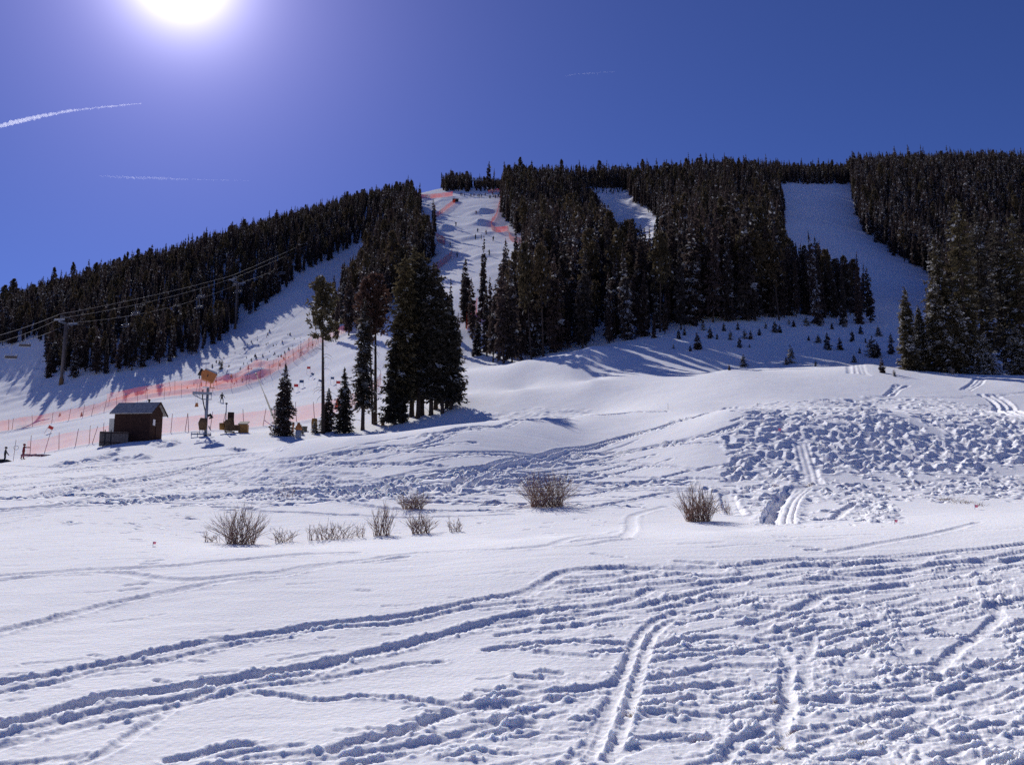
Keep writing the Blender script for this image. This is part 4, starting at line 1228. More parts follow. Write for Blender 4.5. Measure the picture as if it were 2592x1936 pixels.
def sapling(px_, row, hpx, label, group=None, var=None):
    p = g1(px_, row)
    if math.isnan(p.x) or hpx < 1:
        return
    s = p.length / F * hpx / 2.0
    o = link('young_spruce', SV[var if var is not None else random.randrange(4)], None, (p.x, p.y, ZG(p.x, p.y) - .03), random.uniform(0, 6))
    o.scale = (s * random.uniform(.9, 1.3),) * 2 + (s * .9,)
    tag(o, label, 'young tree', group)


SAP = {(1095, 475): 'largest young spruce in the middle of the shaded bank', (690, 505): 'thin young spruce low on the shaded bank, left of the largest', (1055, 495): 'stub of a young spruce touching the largest one on the shaded bank',
       (1415, 360): 'frosted young spruce on the shaded bank right of the largest', (1330, 300): 'short young spruce left of the frosted one on the shaded bank', (290, 355): 'dark young spruce at the left of the shaded bank by the streak of sun',
       (1800, 420): 'tall young spruce at the right end of the shaded bank', (1840, 430): 'young spruce crowding the tall one at the right end of the shaded bank', (655, 340): 'bushy young spruce on the left half of the shaded bank', (1520, 360): 'bushy dark young spruce on the right half of the shaded bank',
       (1640, 470): 'tiny young spruce poking over the bright crest', (1310, 500): 'brown tuft like young spruce half hidden by the bright crest', (565, 535): 'low brown young spruce just behind the bright crest on the left'}
for (x, y, h) in [(290, 355, 170), (400, 260, 110), (230, 370, 60), (85, 345, 50), (130, 260, 90), (460, 270, 60), (575, 270, 90), (655, 340, 100), (700, 260, 90), (750, 265, 90), (825, 235, 70), (960, 215, 110), (1000, 215, 80), (740, 340, 35), (690, 505, 120), (1055, 490, 80), (1095, 475, 175), (1250, 280, 50), (1330, 300, 80), (1415, 360, 160), (1520, 360, 120), (1625, 290, 110), (1690, 390, 60), (1800, 420, 190), (1840, 430, 150), (1960, 400, 120), (1640, 470, 80), (565, 535, 60), (1310, 500, 60), (1080, 150, 60), (1230, 160, 90), (1350, 160, 80), (1120, 170, 70), (1450, 190, 60), (1560, 165, 80), (340, 190, 90), (520, 200, 80), (640, 190, 80), (180, 230, 80), (880, 180, 60), (1700, 230, 80), (1850, 250, 100), (1960, 300, 90), (320, 355, 60), (1740, 300, 50)]:
    lab = SAP.get((x, y), SAP.get((x, y + 5), 'small young spruce scattered over the blue shaded bank below the middle forest'))
    sapling(1680 + x * .2938, 780 + y * .2938, h * .2938, lab, None if lab in SAP.values() else 'young spruces on the shaded bank')
sapling(2233, 944, 42, 'scrubby young spruce on the bright crest left of the right-hand clump', None, 2)
sapling(2264, 953, 20, 'low scrubby sprout at the foot of the right-hand clump', None, 1)
sapling(762, 1100, 28, 'low snowy spruce seedling beside the grey hydrant cover', None, 3)
sapling(797, 1098, 42, 'snowy spruce seedling at the foot of the thin bare pine', None, 3)
_k = 0
while _k < 80:
    x, y = random.uniform(470, 800), random.uniform(835, 985)
    if inpoly(np.array([x]), np.array([y]), STB)[0]:
        sapling(x, y, random.uniform(4, 11) * (1 if y > 900 else .8), 'tiny sapling tip poking from the lumpy snow between lift line and net fence', 'sapling tips in the lumpy snow'); _k += 1
for x, y, h in [(560, 935, 28), (152, 1048, 10), (207, 1048, 12), (520, 955, 14), (585, 960, 12)]:
    sapling(x, y, h, 'tiny sapling tip poking from the lumpy snow between lift line and net fence' if y < 1000 else 'thin sapling caught behind the upper net fence by the snow lane', 'sapling tips in the lumpy snow' if y < 1000 else 'saplings behind the net')


# ---------------------------------------------------------------- willow bushes
def bush(px_, Y_, W, Hh, n, label, spread=1.0, wide=.35, seed=0, group=None):
    gg = random.Random(seed)
    p = at(px_, Y_); th = math.atan2(p.x, p.y); s = p.length / F
    p.z = ZG(p.x, p.y) - .04
    w = W * s; h = Hh * s
    mb = MB()
    for i in range(int(n * .8)):
        u = gg.uniform(-1, 1); bx = u * w * .5 * wide; by = gg.uniform(-1, 1) * w * .18
        a = gg.uniform(0, 6.283); ln = gg.uniform(.0, 1) ** .5
        dx = math.cos(a) * w * .5 * (1 - wide * abs(u)) * ln * spread * 1.15; dy = math.sin(a) * w * .45 * ln
        hh = h * gg.uniform(.5, 1.0) * (1 - .42 * ln ** 2)
        q = [(bx, by, 0), (bx + dx * .3 + gg.gauss(0, .01), by + dy * .3, hh * .42), (bx + dx * .68 + gg.gauss(0, .02), by + dy * .68, hh * .76), (bx + dx + gg.gauss(0, .03), by + dy, hh)]
        mb.tube(q, [.007, .0055, .004, .0018], 3, False)
        for _ in range(4):
            t = gg.uniform(.4, .8); k = 1 if t < .6 else 2
            c = Vector(q[k]).lerp(Vector(q[k + 1]) if k < 3 else Vector(q[3]), gg.random())
            mb.tube([c, c + Vector((gg.gauss(dx * .2, .04), gg.gauss(dy * .2, .04), hh * gg.uniform(.12, .3)))], [.004, .0015], 3, False)
    o = mb.build('willow_bush', M_TWIG, None, p, -th)
    tag(o, label, 'bush', group)


bush(608, 25.6, 138, 100, 190, 'fan shaped bare willow bush, tallest at the left of the basin', 1, .45, 1)
bush(537, 25.8, 50, 30, 26, 'tiny twiggy sprout at the left foot of the fan shaped willow', 1, .7, 2)
bush(719, 26.0, 78, 42, 46, 'low sparse willow right of the fan shaped bush', 1, .55, 3)
bush(850, 26.2, 150, 50, 120, 'long low row of bare willow shoots along the bank edge', .6, .95, 4)
bush(965, 26.4, 80, 86, 84, 'upright loose willow bush at the right end of the low row', .9, .5, 5)
bush(1045, 33.5, 100, 48, 170, 'rounded dense pale willow behind the others in the basin', 1, .5, 6)
bush(1066, 26.6, 92, 62, 110, 'spreading willow bush in front of the rounded pale one', 1, .5, 7)
bush(1152, 26.8, 44, 44, 34, 'last small willow sprout at the right of the row', .8, .6, 8)
bush(1384, 33.0, 156, 102, 330, 'biggest dense reddish willow bush near the middle of the snow field', 1, .5, 9)
bush(1768, 27.5, 112, 100, 240, 'dark dense willow bush beside the groomed ribbon track', .9, .5, 10)
bush(727, 39.5, 62, 42, 26, 'faint thin willow twigs behind the basin', 1, .7, 11)
bush(1795, 30.5, 110, 34, 60, 'low brown twigs behind the dark dense willow', 1, .9, 12)

M_STRAW = mat('dry_grass', (.30, .19, .09), .8, spec=.1, col2=(.20, .12, .06))
mb = MB(); gg = random.Random(9)
for (x, y, n, rx, ry) in [(2395, 1266, 70, 30, 4), (2440, 1274, 70, 34, 4), (2480, 1281, 30, 20, 3), (1957, 1231, 26, 9, 2), (2047, 1229, 30, 10, 2), (2250, 1245, 14, 8, 2), (1600, 1802, 40, 14, 3), (1770, 1868, 46, 12, 3), (1963, 1772, 14, 8, 3), (2180, 1872, 14, 10, 3), (2005, 1850, 26, 10, 3), (1975, 1895, 26, 12, 4), (1928, 1300, 10, 8, 2), (2320, 1225, 20, 20, 2)]:
    for _ in range(n):
        p = g1(x + gg.gauss(0, rx * .5), y + gg.gauss(0, ry * .5))
        if math.isnan(p.x):
            continue
        p.z = ZG(p.x, p.y) - .01
        k = p.length / F
        h = gg.uniform(3, 8) * k + .01
        mb.tube([p, p + Vector((gg.gauss(0, h * .8), gg.gauss(0, h * .5), h))], [.25 * k + .002, .001], 3, False)
tag(mb.build('dry_grass', M_STRAW), 'tufts of dry straw coloured grass poking through the trampled snow', 'grass', None, 'stuff')


# ---------------------------------------------------------------- net fences
def netmat(name, col, alpha):
    m = bpy.data.materials.new(name); m.use_nodes = True
    nt = m.node_tree; b = nt.nodes['Principled BSDF']; b.inputs['Base Color'].default_value = (*col, 1); b.inputs['Roughness'].default_value = .7
    b.inputs['Specular IOR Level'].default_value = .1
    tl = nt.nodes.new('ShaderNodeBsdfTranslucent'); tl.inputs['Color'].default_value = (*col, 1)
    m1 = nt.nodes.new('ShaderNodeMixShader'); m1.inputs[0].default_value = .5
    nt.links.new(b.outputs[0], m1.inputs[1]); nt.links.new(tl.outputs[0], m1.inputs[2])
    tp = nt.nodes.new('ShaderNodeBsdfTransparent'); m2 = nt.nodes.new('ShaderNodeMixShader')
    tc = nt.nodes.new('ShaderNodeTexCoord'); n = nt.nodes.new('ShaderNodeTexNoise'); n.inputs['Scale'].default_value = .6; n.inputs['Detail'].default_value = 4
    nt.links.new(tc.outputs['Object'], n.inputs['Vector'])
    mr = nt.nodes.new('ShaderNodeMapRange'); mr.inputs['From Min'].default_value = .3; mr.inputs['From Max'].default_value = .7
    mr.inputs['To Min'].default_value = alpha * .7; mr.inputs['To Max'].default_value = min(alpha * 1.35, 1)
    nt.links.new(n.outputs['Fac'], mr.inputs['Value']); nt.links.new(mr.outputs[0], m2.inputs[0])
    nt.links.new(tp.outputs[0], m2.inputs[1]); nt.links.new(m1.outputs[0], m2.inputs[2])
    nt.links.new(m2.outputs[0], nt.nodes['Material Output'].inputs['Surface'])
    return m


M_NET = netmat('red_netting', (.82, .12, .05), .19)
M_NETU = netmat('orange_netting', (.86, .16, .05), .23)
M_NETF = netmat('far_netting', (.74, .07, .03), .48)
M_POLE = mat('fence_pole', (.22, .05, .045), .6)


def fence(name, label, path, hnet, hpole, spacing, m_net, poles=True, seed=0, thick=.02, lean=.09, rp=.036, gap=.08):
    gg = random.Random(seed)
    P = [g1(a, b) if c is None else at(a, c) for a, b, c in path]
    P = [p for p in P if not math.isnan(p.x)]
    Q = smooth_poly([(p.x, p.y) for p in P], .8)
    Q = [Vector((a, b, ZG(a, b))) for a, b in Q]
    base = Q[len(Q) // 2].copy()
    root = thing(name, label, 'fence', base)
    mb = MB()
    n = len(Q); rows = 3
    for side in (0, 1):
        b0 = len(mb.v)
        for i, q in enumerate(Q):
            t = (Q[min(i + 1, n - 1)] - Q[max(i - 1, 0)]); t.z = 0; t = t.normalized() if t.length else Vector((1, 0, 0))
            nn = Vector((-t.y, t.x, 0)) * thick * (side - .5)
            for k in range(rows):
                z = gap + (hnet - gap) * k / (rows - 1)
                wob = .05 * math.sin(i * .9 + k) + gg.gauss(0, .015)
                mb.v.append(tuple(q - base + nn + Vector((0, 0, z + (wob if k == rows - 1 else 0)))))
        if side == 0:
            for i in range(n - 1):
                for k in range(rows - 1):
                    a = b0 + i * rows + k
                    mb.f.append([a, a + rows, a + rows + 1, a + 1])
    mb.v = mb.v[:n * rows]
    mb.build('netting', m_net, root, smooth=True)
    if poles:
        pm = None; acc = 0; nxt = .5; cnt_ = 0
        tb = MB(); tb.tube([(0, 0, -.2), (0, 0, hpole)], [rp, rp * .8], 6)
        pm = bpy.data.meshes.new('pole'); pm.from_pydata(tb.v, [], tb.f); pm.materials.append(M_POLE)
        for i in range(n - 1):
            d = (Q[i + 1] - Q[i]).length
            while acc + d > nxt and cnt_ < 98:
                q = Q[i].lerp(Q[i + 1], (nxt - acc) / d)
                o = link('pole', pm, root, q - base)
                o.rotation_euler = (gg.gauss(0, lean), gg.gauss(0, lean * .8), gg.uniform(0, 6)); o.scale = (1, 1, gg.uniform(.88, 1.08))
                nxt += spacing * gg.choice([.25, .8, 1, 1.1, 1.3, 1.5]); cnt_ += 1
            acc += d
    return root


fence('net_fence', 'long red net fence with leaning poles behind the brown hut', [(66, 0, 110), (150, 0, 109.5), (300, 0, 108), (430, 0, 108), (560, 0, 108), (700, 0, 109), (830, 0, 112), (930, 0, 122), (965, 0, 134)], 1.85, 2.35, 1.75, M_NET, seed=1)
fence('net_fence', 'upper orange net fence along the far edge of the groomed race course', [(-20, 1093, None), (97, 1075, None), (190, 1060, None), (300, 1029, None), (400, 1008, None), (550, 991, None), (650, 966, None), (720, 930, None), (791, 884, None), (818, 864, None), (882, 838, None)], 1.9, 2.15, 2.4, M_NETU, seed=2)
fence('net_fence', 'second orange net layer rising behind the upper net fence', [(270, 1018, None), (330, 1006, None), (450, 988, None), (560, 975, None), (650, 948, None), (720, 915, None), (790, 870, None)], 1.7, 1.9, 3.2, M_NETU, seed=3)
fence('net_fence', 'red net strip along the skyline at the left top of the race run', [(1044, 507, None), (1090, 503, None), (1146, 498, None)], 2.4, 2.5, 9, M_NETF, False, 4)
fence('net_fence', 'red net slanting down the upper left side of the race run', [(1153, 514, None), (1128, 532, None), (1100, 555, None)], 2.2, 2.4, 9, M_NETF, False, 5)
fence('net_fence', 'short red net at the lower left edge of the sunlit race run', [(1104, 609, None), (1114, 617, None), (1126, 623, None)], 3.0, 3.2, 9, M_NETF, False, 6)
fence('net_fence', 'red net curving down through the shade under the race run', [(1145, 638, None), (1140, 656, None), (1120, 674, None), (1095, 690, None)], 2.4, 2.5, 9, M_NETF, False, 7)
fence('net_fence', 'winding red net along the right side of the race run', [(1274, 492, None), (1264, 520, None), (1257, 548, None), (1243, 574, None), (1250, 590, None), (1268, 590, None), (1286, 588, None), (1289, 602, None), (1300, 612, None), (1326, 618, None)], 2.0, 2.2, 9, M_NETF, False, 8)
fence('net_fence', 'red net along the top edge of the race run by the gathered people', [(1236, 489, None), (1256, 487, None), (1276, 487, None)], 1.8, 2.2, 9, M_NETF, False, 9)
fence('net_fence', 'bright red net glimpsed behind the slim frosted spruce', [(1180, 838, None), (1190, 822, None), (1204, 800, None), (1208, 790, None)], 3.4, 3.5, 9, M_NETF, False, 10)


# ---------------------------------------------------------------- local frames for the built things
def spot(px_, Y_=None, row=None):
    p = at(px_, Y_) if row is None else g1(px_, row)
    th = math.atan2(p.x, p.y); p.z = ZG(p.x, p.y)
    return p, -th, p.length / F * .992


M_WOODB = mat('dark_brown_boards', (.060, .030, .024), .8, var=.35, scale=6, spec=.15)
M_TRIM = mat('brown_trim', (.05, .026, .022), .8, spec=.15)
M_ROOF = mat('snow_dusted_roof', (.44, .42, .40), .6, col2=(.30, .28, .27), scale=3)
M_PALE = mat('pale_grey_panel', (.62, .60, .52), .6, var=.15)
M_SIGNW = mat('white_notice', (.80, .80, .82), .6)
M_GREYW = mat('weathered_crate_boards', (.20, .165, .14), .85, var=.35, scale=5)
M_DARKM = mat('dark_metal', (.035, .035, .04), .7, 0, spec=.15)
M_STEEL = mat('galvanised_steel', (.34, .36, .40), .5, .5, var=.2)
M_STEELB = mat('blue_grey_steel', (.20, .24, .33), .5, .3)
M_ORANGE = mat('orange_paint', (.56, .20, .06), .55, var=.2)
M_YELL = mat('yellow_padding', (.40, .20, .05), .7, var=.3, scale=4)
M_BROWNP = mat('brown_padding', (.20, .12, .06), .8, var=.4, scale=5)
M_RED_ = mat('red_cloth', (.62, .06, .05), .7)
M_REDD = mat('dark_red_cloth', (.22, .035, .035), .8)
M_BLUE = mat('blue_cloth', (.06, .10, .20), .7)
M_BLACKC = mat('black_cloth', (.022, .022, .028), .8)
M_GREENC = mat('dark_green_cloth', (.045, .055, .055), .8)
M_SKIN = mat('skin', (.50, .30, .22), .6)
M_HELM = mat('helmet', (.10, .10, .11), .8, spec=.05)
M_WHITE = mat('white_paint', (.80, .80, .82), .5)
M_PINK = mat('pink_plastic', (.85, .22, .30), .6)

# hut: long wall to the front, gable to the right
p, rz, s = spot(348, 93)
hut = thing('wooden_hut', 'small dark brown wooden hut with a grey snow dusted gable roof', 'hut', p, rz - math.radians(30))
Lw, Dw, hw, hr = 88 * s, 2.5, 66 * s, 88 * s
mb = MB()
nb = 16
for i in range(nb):
    z0 = -.5 + (hw + .5) * i / nb; z1 = -.5 + (hw + .5) * (i + 1) / nb - .012
    mb.box((0, 0, (z0 + z1) / 2), (Lw + .012 * (i % 2), Dw + .012 * (i % 2), z1 - z0))
for sx in (-1, 1):
    mb.prism([(sx * Lw / 2 - .03, -Dw / 2, hw - .012), (sx * Lw / 2 - .03, Dw / 2, hw - .012), (sx * Lw / 2 - .03, 0, hr - .05)], (1, 0, 0), .06)
mb.build('wall', M_WOODB, hut)
mb = MB(); ov = .35
for sy in (-1, 1):
    e = Vector((0, sy * (Dw / 2 + ov), hw - ov * (hr - hw) / (Dw / 2))); r_ = Vector((0, 0, hr))
    up = Vector((0, sy * (hr - hw), Dw / 2)).normalized() * .10
    a0 = Lw / 2 + .38
    mb.quadbox([(-a0, e.y, e.z), (a0, e.y, e.z), (a0, r_.y, r_.z), (-a0, r_.y, r_.z), (-a0, e.y + up.y, e.z + up.z), (a0, e.y + up.y, e.z + up.z), (a0, r_.y + up.y * .0, r_.z + .115), (-a0, r_.y, r_.z + .115)])
roof = mb.build('roof', M_ROOF, hut)
mb = MB(); mb.tube([(.25 * Lw, .1, hr), (.25 * Lw, .1, hr + .32)], .09, 10); mb.tube([(.25 * Lw, .1, hr + .32), (.25 * Lw, .1, hr + .45)], [.16, .10], 10)
mb.build('chimney', M_DARKM, roof)
mb = MB()
for sy in (-1, 1):
    mb.quadbox([(Lw / 2 + .385, sy * (Dw / 2 + ov + .01), hw - .28 - .14), (Lw / 2 + .425, sy * (Dw / 2 + ov + .01), hw - .28 - .14), (Lw / 2 + .425, 0, hr - .10), (Lw / 2 + .385, 0, hr - .10), (Lw / 2 + .385, sy * (Dw / 2 + ov + .01), hw - .28 + .10), (Lw / 2 + .425, sy * (Dw / 2 + ov + .01), hw - .28 + .10), (Lw / 2 + .425, 0, hr + .14), (Lw / 2 + .385, 0, hr + .14)])
mb.build('fascia', M_TRIM, hut)
MB().box((Lw / 2 + .04, -.5, 1.85), (.03, .42, .62)).build('notice', M_SIGNW, hut)
MB().box((Lw / 2 + .035, .35, 1.0), (.04, .85, 2.0)).build('door', M_TRIM, hut)
cab = MB().box((-Lw / 2 - .30, -Dw / 2 + .35, 36 * s - .5), (.56, .7, 36 * s * 1.0 + .7)).build('electrical_cabinet', M_PALE, None, p, rz - math.radians(30), bevel=.02)
tag(cab, 'pale upright electrical cabinet against the left end of the hut', 'cabinet')
# crate beside the hut
p, rz, s = spot(287, 90.5)
cr = thing('wooden_crate', 'weathered open wooden crate on the snow left of the hut', 'crate', p, rz + math.radians(3))
cw, ch, cdp = 60 * s, 28 * s, 1.1
mb = MB()
for i in range(10):
    mb.box((-cw / 2 + cw * (i + .5) / 10, -cdp / 2, ch / 2 - .1), (cw / 10 - .015, .035, ch + .2))
    mb.box((-cw / 2 + cw * (i + .5) / 10, cdp / 2, ch / 2 - .1), (cw / 10 - .015, .035, ch + .2))
for sx in (-1, 1):
    mb.box((sx * (cw / 2 - .01), 0, ch / 2 - .1), (.035, cdp - .04, ch + .2))
mb.build('boards', M_GREYW, cr)
for k, x in enumerate((-cw * .33, -cw * .12)):
    MB().tube([(x, -cdp / 2 - .05, -.1), (x, -cdp / 2 - .05, ch + .10), (x, -cdp / 2 + .10, ch + .16)], .05, 6).build('strap', M_DARKM, cr)
mb = MB()
for z in (.12, ch - .12):
    mb.box((0, -cdp / 2 - .032, z), (cw, .03, .09))
mb.build('rail', M_TRIM, cr)

# snow gun on its tower
p, rz, s = spot(520, 91)
tw = thing('snow_gun_tower', 'tall steel tower carrying an orange snow gun, right of the hut', 'snow gun', p, rz)
mb = MB(); mb.tube([(0, 0, -.6), (0, 0, 116 * s)], [.17, .13], 12)
mb.build('mast', M_STEEL, tw, smooth=True)
mb = MB(); mb.box((-12 * s, 0, 103 * s), (45 * s, .34, 6.0 * s)); mb.tube([(-33 * s, 0, 99 * s), (-11 * s, 0, 88 * s)], .05, 6); mb.box((9 * s, 0, 95 * s), (.05, .3, 14 * s)); mb.box((0, 0, 88.5 * s), (20 * s, .3, 1.6 * s))
mb.build('service_platform', M_STEEL, tw)
mb = MB(); mb.tube([(-11 * s, .1, 112 * s), (-11 * s, .1, 92 * s), (-7 * s, .1, 74 * s), (-3 * s, .15, 60 * s), (-2.2 * s, .15, 20 * s)], .06, 7)
mb.build('water_hose', M_DARKM, tw, smooth=True)
MB().box((-4.5 * s, 0, 117.5 * s), (15 * s, .5, 2.0 * s)).build('top_plate', M_WHITE, tw)
mb = MB(); mb.tube([(-5 * s, -.12, 118 * s), (-4 * s, -.12, 133 * s)], .035, 6); mb.tube([(-5 * s, .12, 118 * s), (-4 * s, .12, 133 * s)], .035, 6); mb.tube([(6 * s, 0, 118 * s), (5 * s, 0, 131 * s)], .04, 6)
mb.box((10 * s, 0, 117 * s), (13 * s, .3, 1.2 * s))
mb.build('cradle', M_ORANGE, tw)
gun = link('gun_housing', None, tw)
Rt = Matrix.Rotation(math.radians(12), 3, 'Y')
cg = Vector((-1 * s, 0, 143 * s))
mb = MB()
oct_ = [(-17, 1), (-16, 11), (-10, 15), (15, 13), (19, 9), (14, -13), (3, -10), (-12, -10)]
mb.prism([cg + Rt @ Vector((a * s, -.55, b * s)) for a, b in oct_], (0, 1, 0), 1.1)
hs = mb.build('housing', M_ORANGE, tw, bevel=.05)
COL.objects.unlink(gun); bpy.data.objects.remove(gun)
mb = MB(); mb.prism([cg + Rt @ Vector((a * s, -.60, b * s)) for a, b in [(-11, 15.3), (-9, 18), (19, 14.5), (20, 9.5)]], (0, 1, 0), 1.2)
mb.build('hood', M_STEEL, tw)
mb = MB(); mb.tube([cg + Rt @ Vector((-15 * s, 0, 6 * s)), cg + Rt @ Vector((-22 * s, 0, 8 * s))], [.33, .42], 14)
mb.build('nozzle', M_DARKM, tw)
MB().box(cg + Rt @ Vector((-1 * s, -.58, 1 * s)), (1.6 * s, .05, 6 * s), Rt).build('slot', M_DARKM, tw)
mb = MB(); mb.prism([(-28 * s, -.05, 69 * s), (-19 * s, -.05, 70 * s), (-21 * s, -.05, 79 * s), (-26 * s, -.05, 79 * s)], (0, 1, 0), .1)
tg = mb.build('hanging_tag', M_ORANGE, tw)
mb = MB(); mb.tube([(-27 * s, 0, 79 * s), (-28 * s, 0, 100 * s)], .012, 4); mb.tube([(-22 * s, 0, 79 * s), (-24 * s, 0, 100 * s)], .012, 4)
mb.build('cord', M_STEEL, tg)
mb = MB(); mb.tube([(-7 * s, -.1, 14 * s), (-7.6 * s, -.1, 30 * s), (-6 * s, -.1, 42 * s)], [.36, .46, .34], 12)
mb.build('padding', M_BROWNP, tw, smooth=True)
mb = MB(); mb.tube([(3 * s, -.1, 48 * s), (8 * s, -.1, 51 * s), (13 * s, -.1, 45 * s), (6 * s, -.1, 42 * s)], [.12, .18, .16, .08], 8)
mb.build('winch', M_DARKM, tw)
mb = MB(); mb.tube([(6 * s, -.1, 24 * s), (11 * s, -.1, 14 * s)], .06, 6); mb.box((-10 * s, -.3, 3 * s), (46 * s, .9, .08))
for x in (-32, -18, -4, 11):
    mb.box((x * s, -.74, 1.0 * s), (.06, .06, 9 * s)); mb.box((x * s, .14, 1.0 * s), (.06, .06, 9 * s))
mb.box((-10 * s, -.74, 6.5 * s), (46 * s, .05, .05)); mb.tube([(-14 * s, -.5, 3 * s), (-14 * s, -.5, 13 * s), (-7 * s, -.5, 13 * s), (-5 * s, -.5, 3 * s)], .03, 5)
mb.build('base_frame', M_STEELB, tw)

# portable fan gun on a sled, with its yellow power box
p, rz, s = spot(583, 92)
fg = thing('fan_snow_gun', 'brown wrapped portable snow gun with upright panel and lamp post', 'snow gun', p, rz)
mb = MB(); mb.box((-2 * s, 0, 3 * s), (24 * s, .9, 1.5 * s)); mb.box((11 * s, 0, 13 * s), (26 * s, .8, 13 * s)); mb.tube([(-9 * s, 0, -2), (-9 * s, 0, 3 * s)], .05, 6)
mb.build('sled', M_BROWNP, fg, bevel=.04)
mb = MB(); mb.tube([(-14 * s, 0, 20 * s), (-9 * s, 0, 22 * s), (8 * s, 0, 24 * s)], [.30, .46, .42], 14)
mb.tube([(-6 * s, 0, 6 * s), (-5 * s, 0, 22 * s)], [.45, .3], 10); mb.sphere((-1 * s, -.1, 31 * s), .32, 10, 6)
mb.build('barrel', M_BROWNP, fg, smooth=True)
mb = MB(); mb.tube([(-19 * s, .3, 8 * s), (-19 * s, .3, 24 * s)], [.30, .34], 12); mb.build('motor_cover', M_YELL, fg, smooth=True)
MB().box((-.5 * s, .1, 39 * s), (15 * s, .12, 24 * s)).build('panel', M_TRIM, fg)
lp = MB().tube([(-12 * s, .2, 0), (-12 * s, .2, 71 * s)], .05, 8).build('lamp_post', M_STEEL, fg)
MB().tube([(-12 * s, .2, 70 * s), (-12 * s, .2, 74 * s)], [.12, .10], 10).build('lamp', M_DARKM, lp)
p, rz, s = spot(616, 91.5)
pb = thing('power_box', 'yellow padded power box with sloped grey lid by the portable snow gun', 'power box', p, rz - math.radians(14))
MB().box((0, 0, 9 * s), (21 * s, .75, 22 * s)).build('housing', M_YELL, pb, bevel=.03)
mb = MB(); mb.quadbox([(-11.5 * s, -.46, 19 * s), (11.5 * s, -.46, 19 * s), (11.5 * s, .46, 27 * s), (-11.5 * s, .46, 27 * s), (-11.5 * s, -.46, 21 * s), (11.5 * s, -.46, 21 * s), (11.5 * s, .46, 29 * s), (-11.5 * s, .46, 29 * s)])
mb.build('lid', M_GREYW, pb)
MB().box((-8 * s, -.39, 8 * s), (4 * s, .04, 18 * s)).build('door_panel', M_BROWNP, pb)

# things round the small spruce
p, rz, s = spot(763, 94.5)
mb = MB(); mb.box((0, 0, 4 * s), (27 * s, 1.0, 13 * s)); mb.box((0, 0, 11.2 * s), (29 * s, 1.1, 1.6 * s))
o = mb.build('storage_box', mat('grey_green_box', (.19, .20, .15), .8, var=.3), None, p, rz); tag(o, 'low grey green storage box behind the single small spruce', 'box')
p, rz, s = spot(741, 93.5)
mb = MB(); mb.tube([(0, 0, -.2), (.3 * s, 0, 25 * s)], [.10, .09], 8); mb.box((1.5 * s, 0, 20 * s), (4 * s, .12, 9 * s))
o = mb.build('padded_post', M_ORANGE, None, p, rz); tag(o, 'orange padded post beside the right edge of the small spruce', 'post')
p, rz, s = spot(795, 93)
ys = thing('padded_hydrant', 'upright brown yellow padded hydrant shelter left of the thin pine', 'hydrant', p, rz)
mb = MB(); mb.prism([(-6 * s, -.35, -3 * s), (6 * s, -.35, -3 * s), (7.5 * s, -.35, 22 * s), (6 * s, -.35, 33 * s), (-6 * s, -.35, 33 * s), (-7.5 * s, -.35, 22 * s)], (0, 1, 0), .6)
mb.build('padding', M_YELL, ys, bevel=.05)
MB().box((0, -.36, 14 * s), (2.5 * s, .05, 26 * s)).build('seam', M_BROWNP, ys)
p, rz, s = spot(755, 85.5)
hy = thing('hydrant_cover', 'grey barrel shaped hydrant cover with an orange cap in front of the trees', 'hydrant', p, rz)
mb = MB(); mb.tube([(0, 0, -.3), (0, 0, 6 * s), (0, 0, 17 * s), (0, 0, 21 * s)], [.26, .29, .29, .20], 14); mb.build('barrel', M_STEEL, hy, smooth=True)
mb = MB(); mb.tube([(0, 0, 20 * s), (0, 0, 26 * s), (0, 0, 32 * s), (0, 0, 38 * s)], [.33, .30, .18, .10], 14); mb.build('cap', M_ORANGE, hy, smooth=True)
p, rz, s = spot(969, 91)
o = MB().box((0, 0, 7 * s), (9 * s, .5, 20 * s)).build('padded_post', M_BROWNP, None, p, rz, bevel=.04); tag(o, 'brown padded post at the left foot of the central clump', 'post')
p, rz, s = spot(2411, 92)
mb = MB(); mb.tube([(0, 0, -.2), (0, 0, 8 * s)], .12, 8); mb.sphere((0, 0, 9 * s), .24, 10, 6)
o = mb.build('marker_post', M_GREYW, None, p, rz); tag(o, 'stubby snow capped post before the right-hand clump', 'post')
# leaning snow lance
b = at(706, 101); b.z = ZG(b.x, b.y); tip = at(648, 128)
thp, tzp = ray(648, 946); tip = Vector((128 * math.tan(thp), 128, CAMZ + math.hypot(128 * math.tan(thp), 128) * tzp))
ln = thing('snow_lance', 'long thin snow lance leaning up to the left behind the small spruce', 'snow lance', b)
d = tip - b
MB().tube([Vector((0, 0, -.2)), d * .55], [.11, .10], 8).build('lower_boom', M_BLACKC, ln)
MB().tube([d * .55, d], [.06, .05], 8).build('upper_boom', M_BLACKC, ln)
MB().tube([d * .985, d * 1.01], [.12, .12], 8).build('head', M_DARKM, ln)
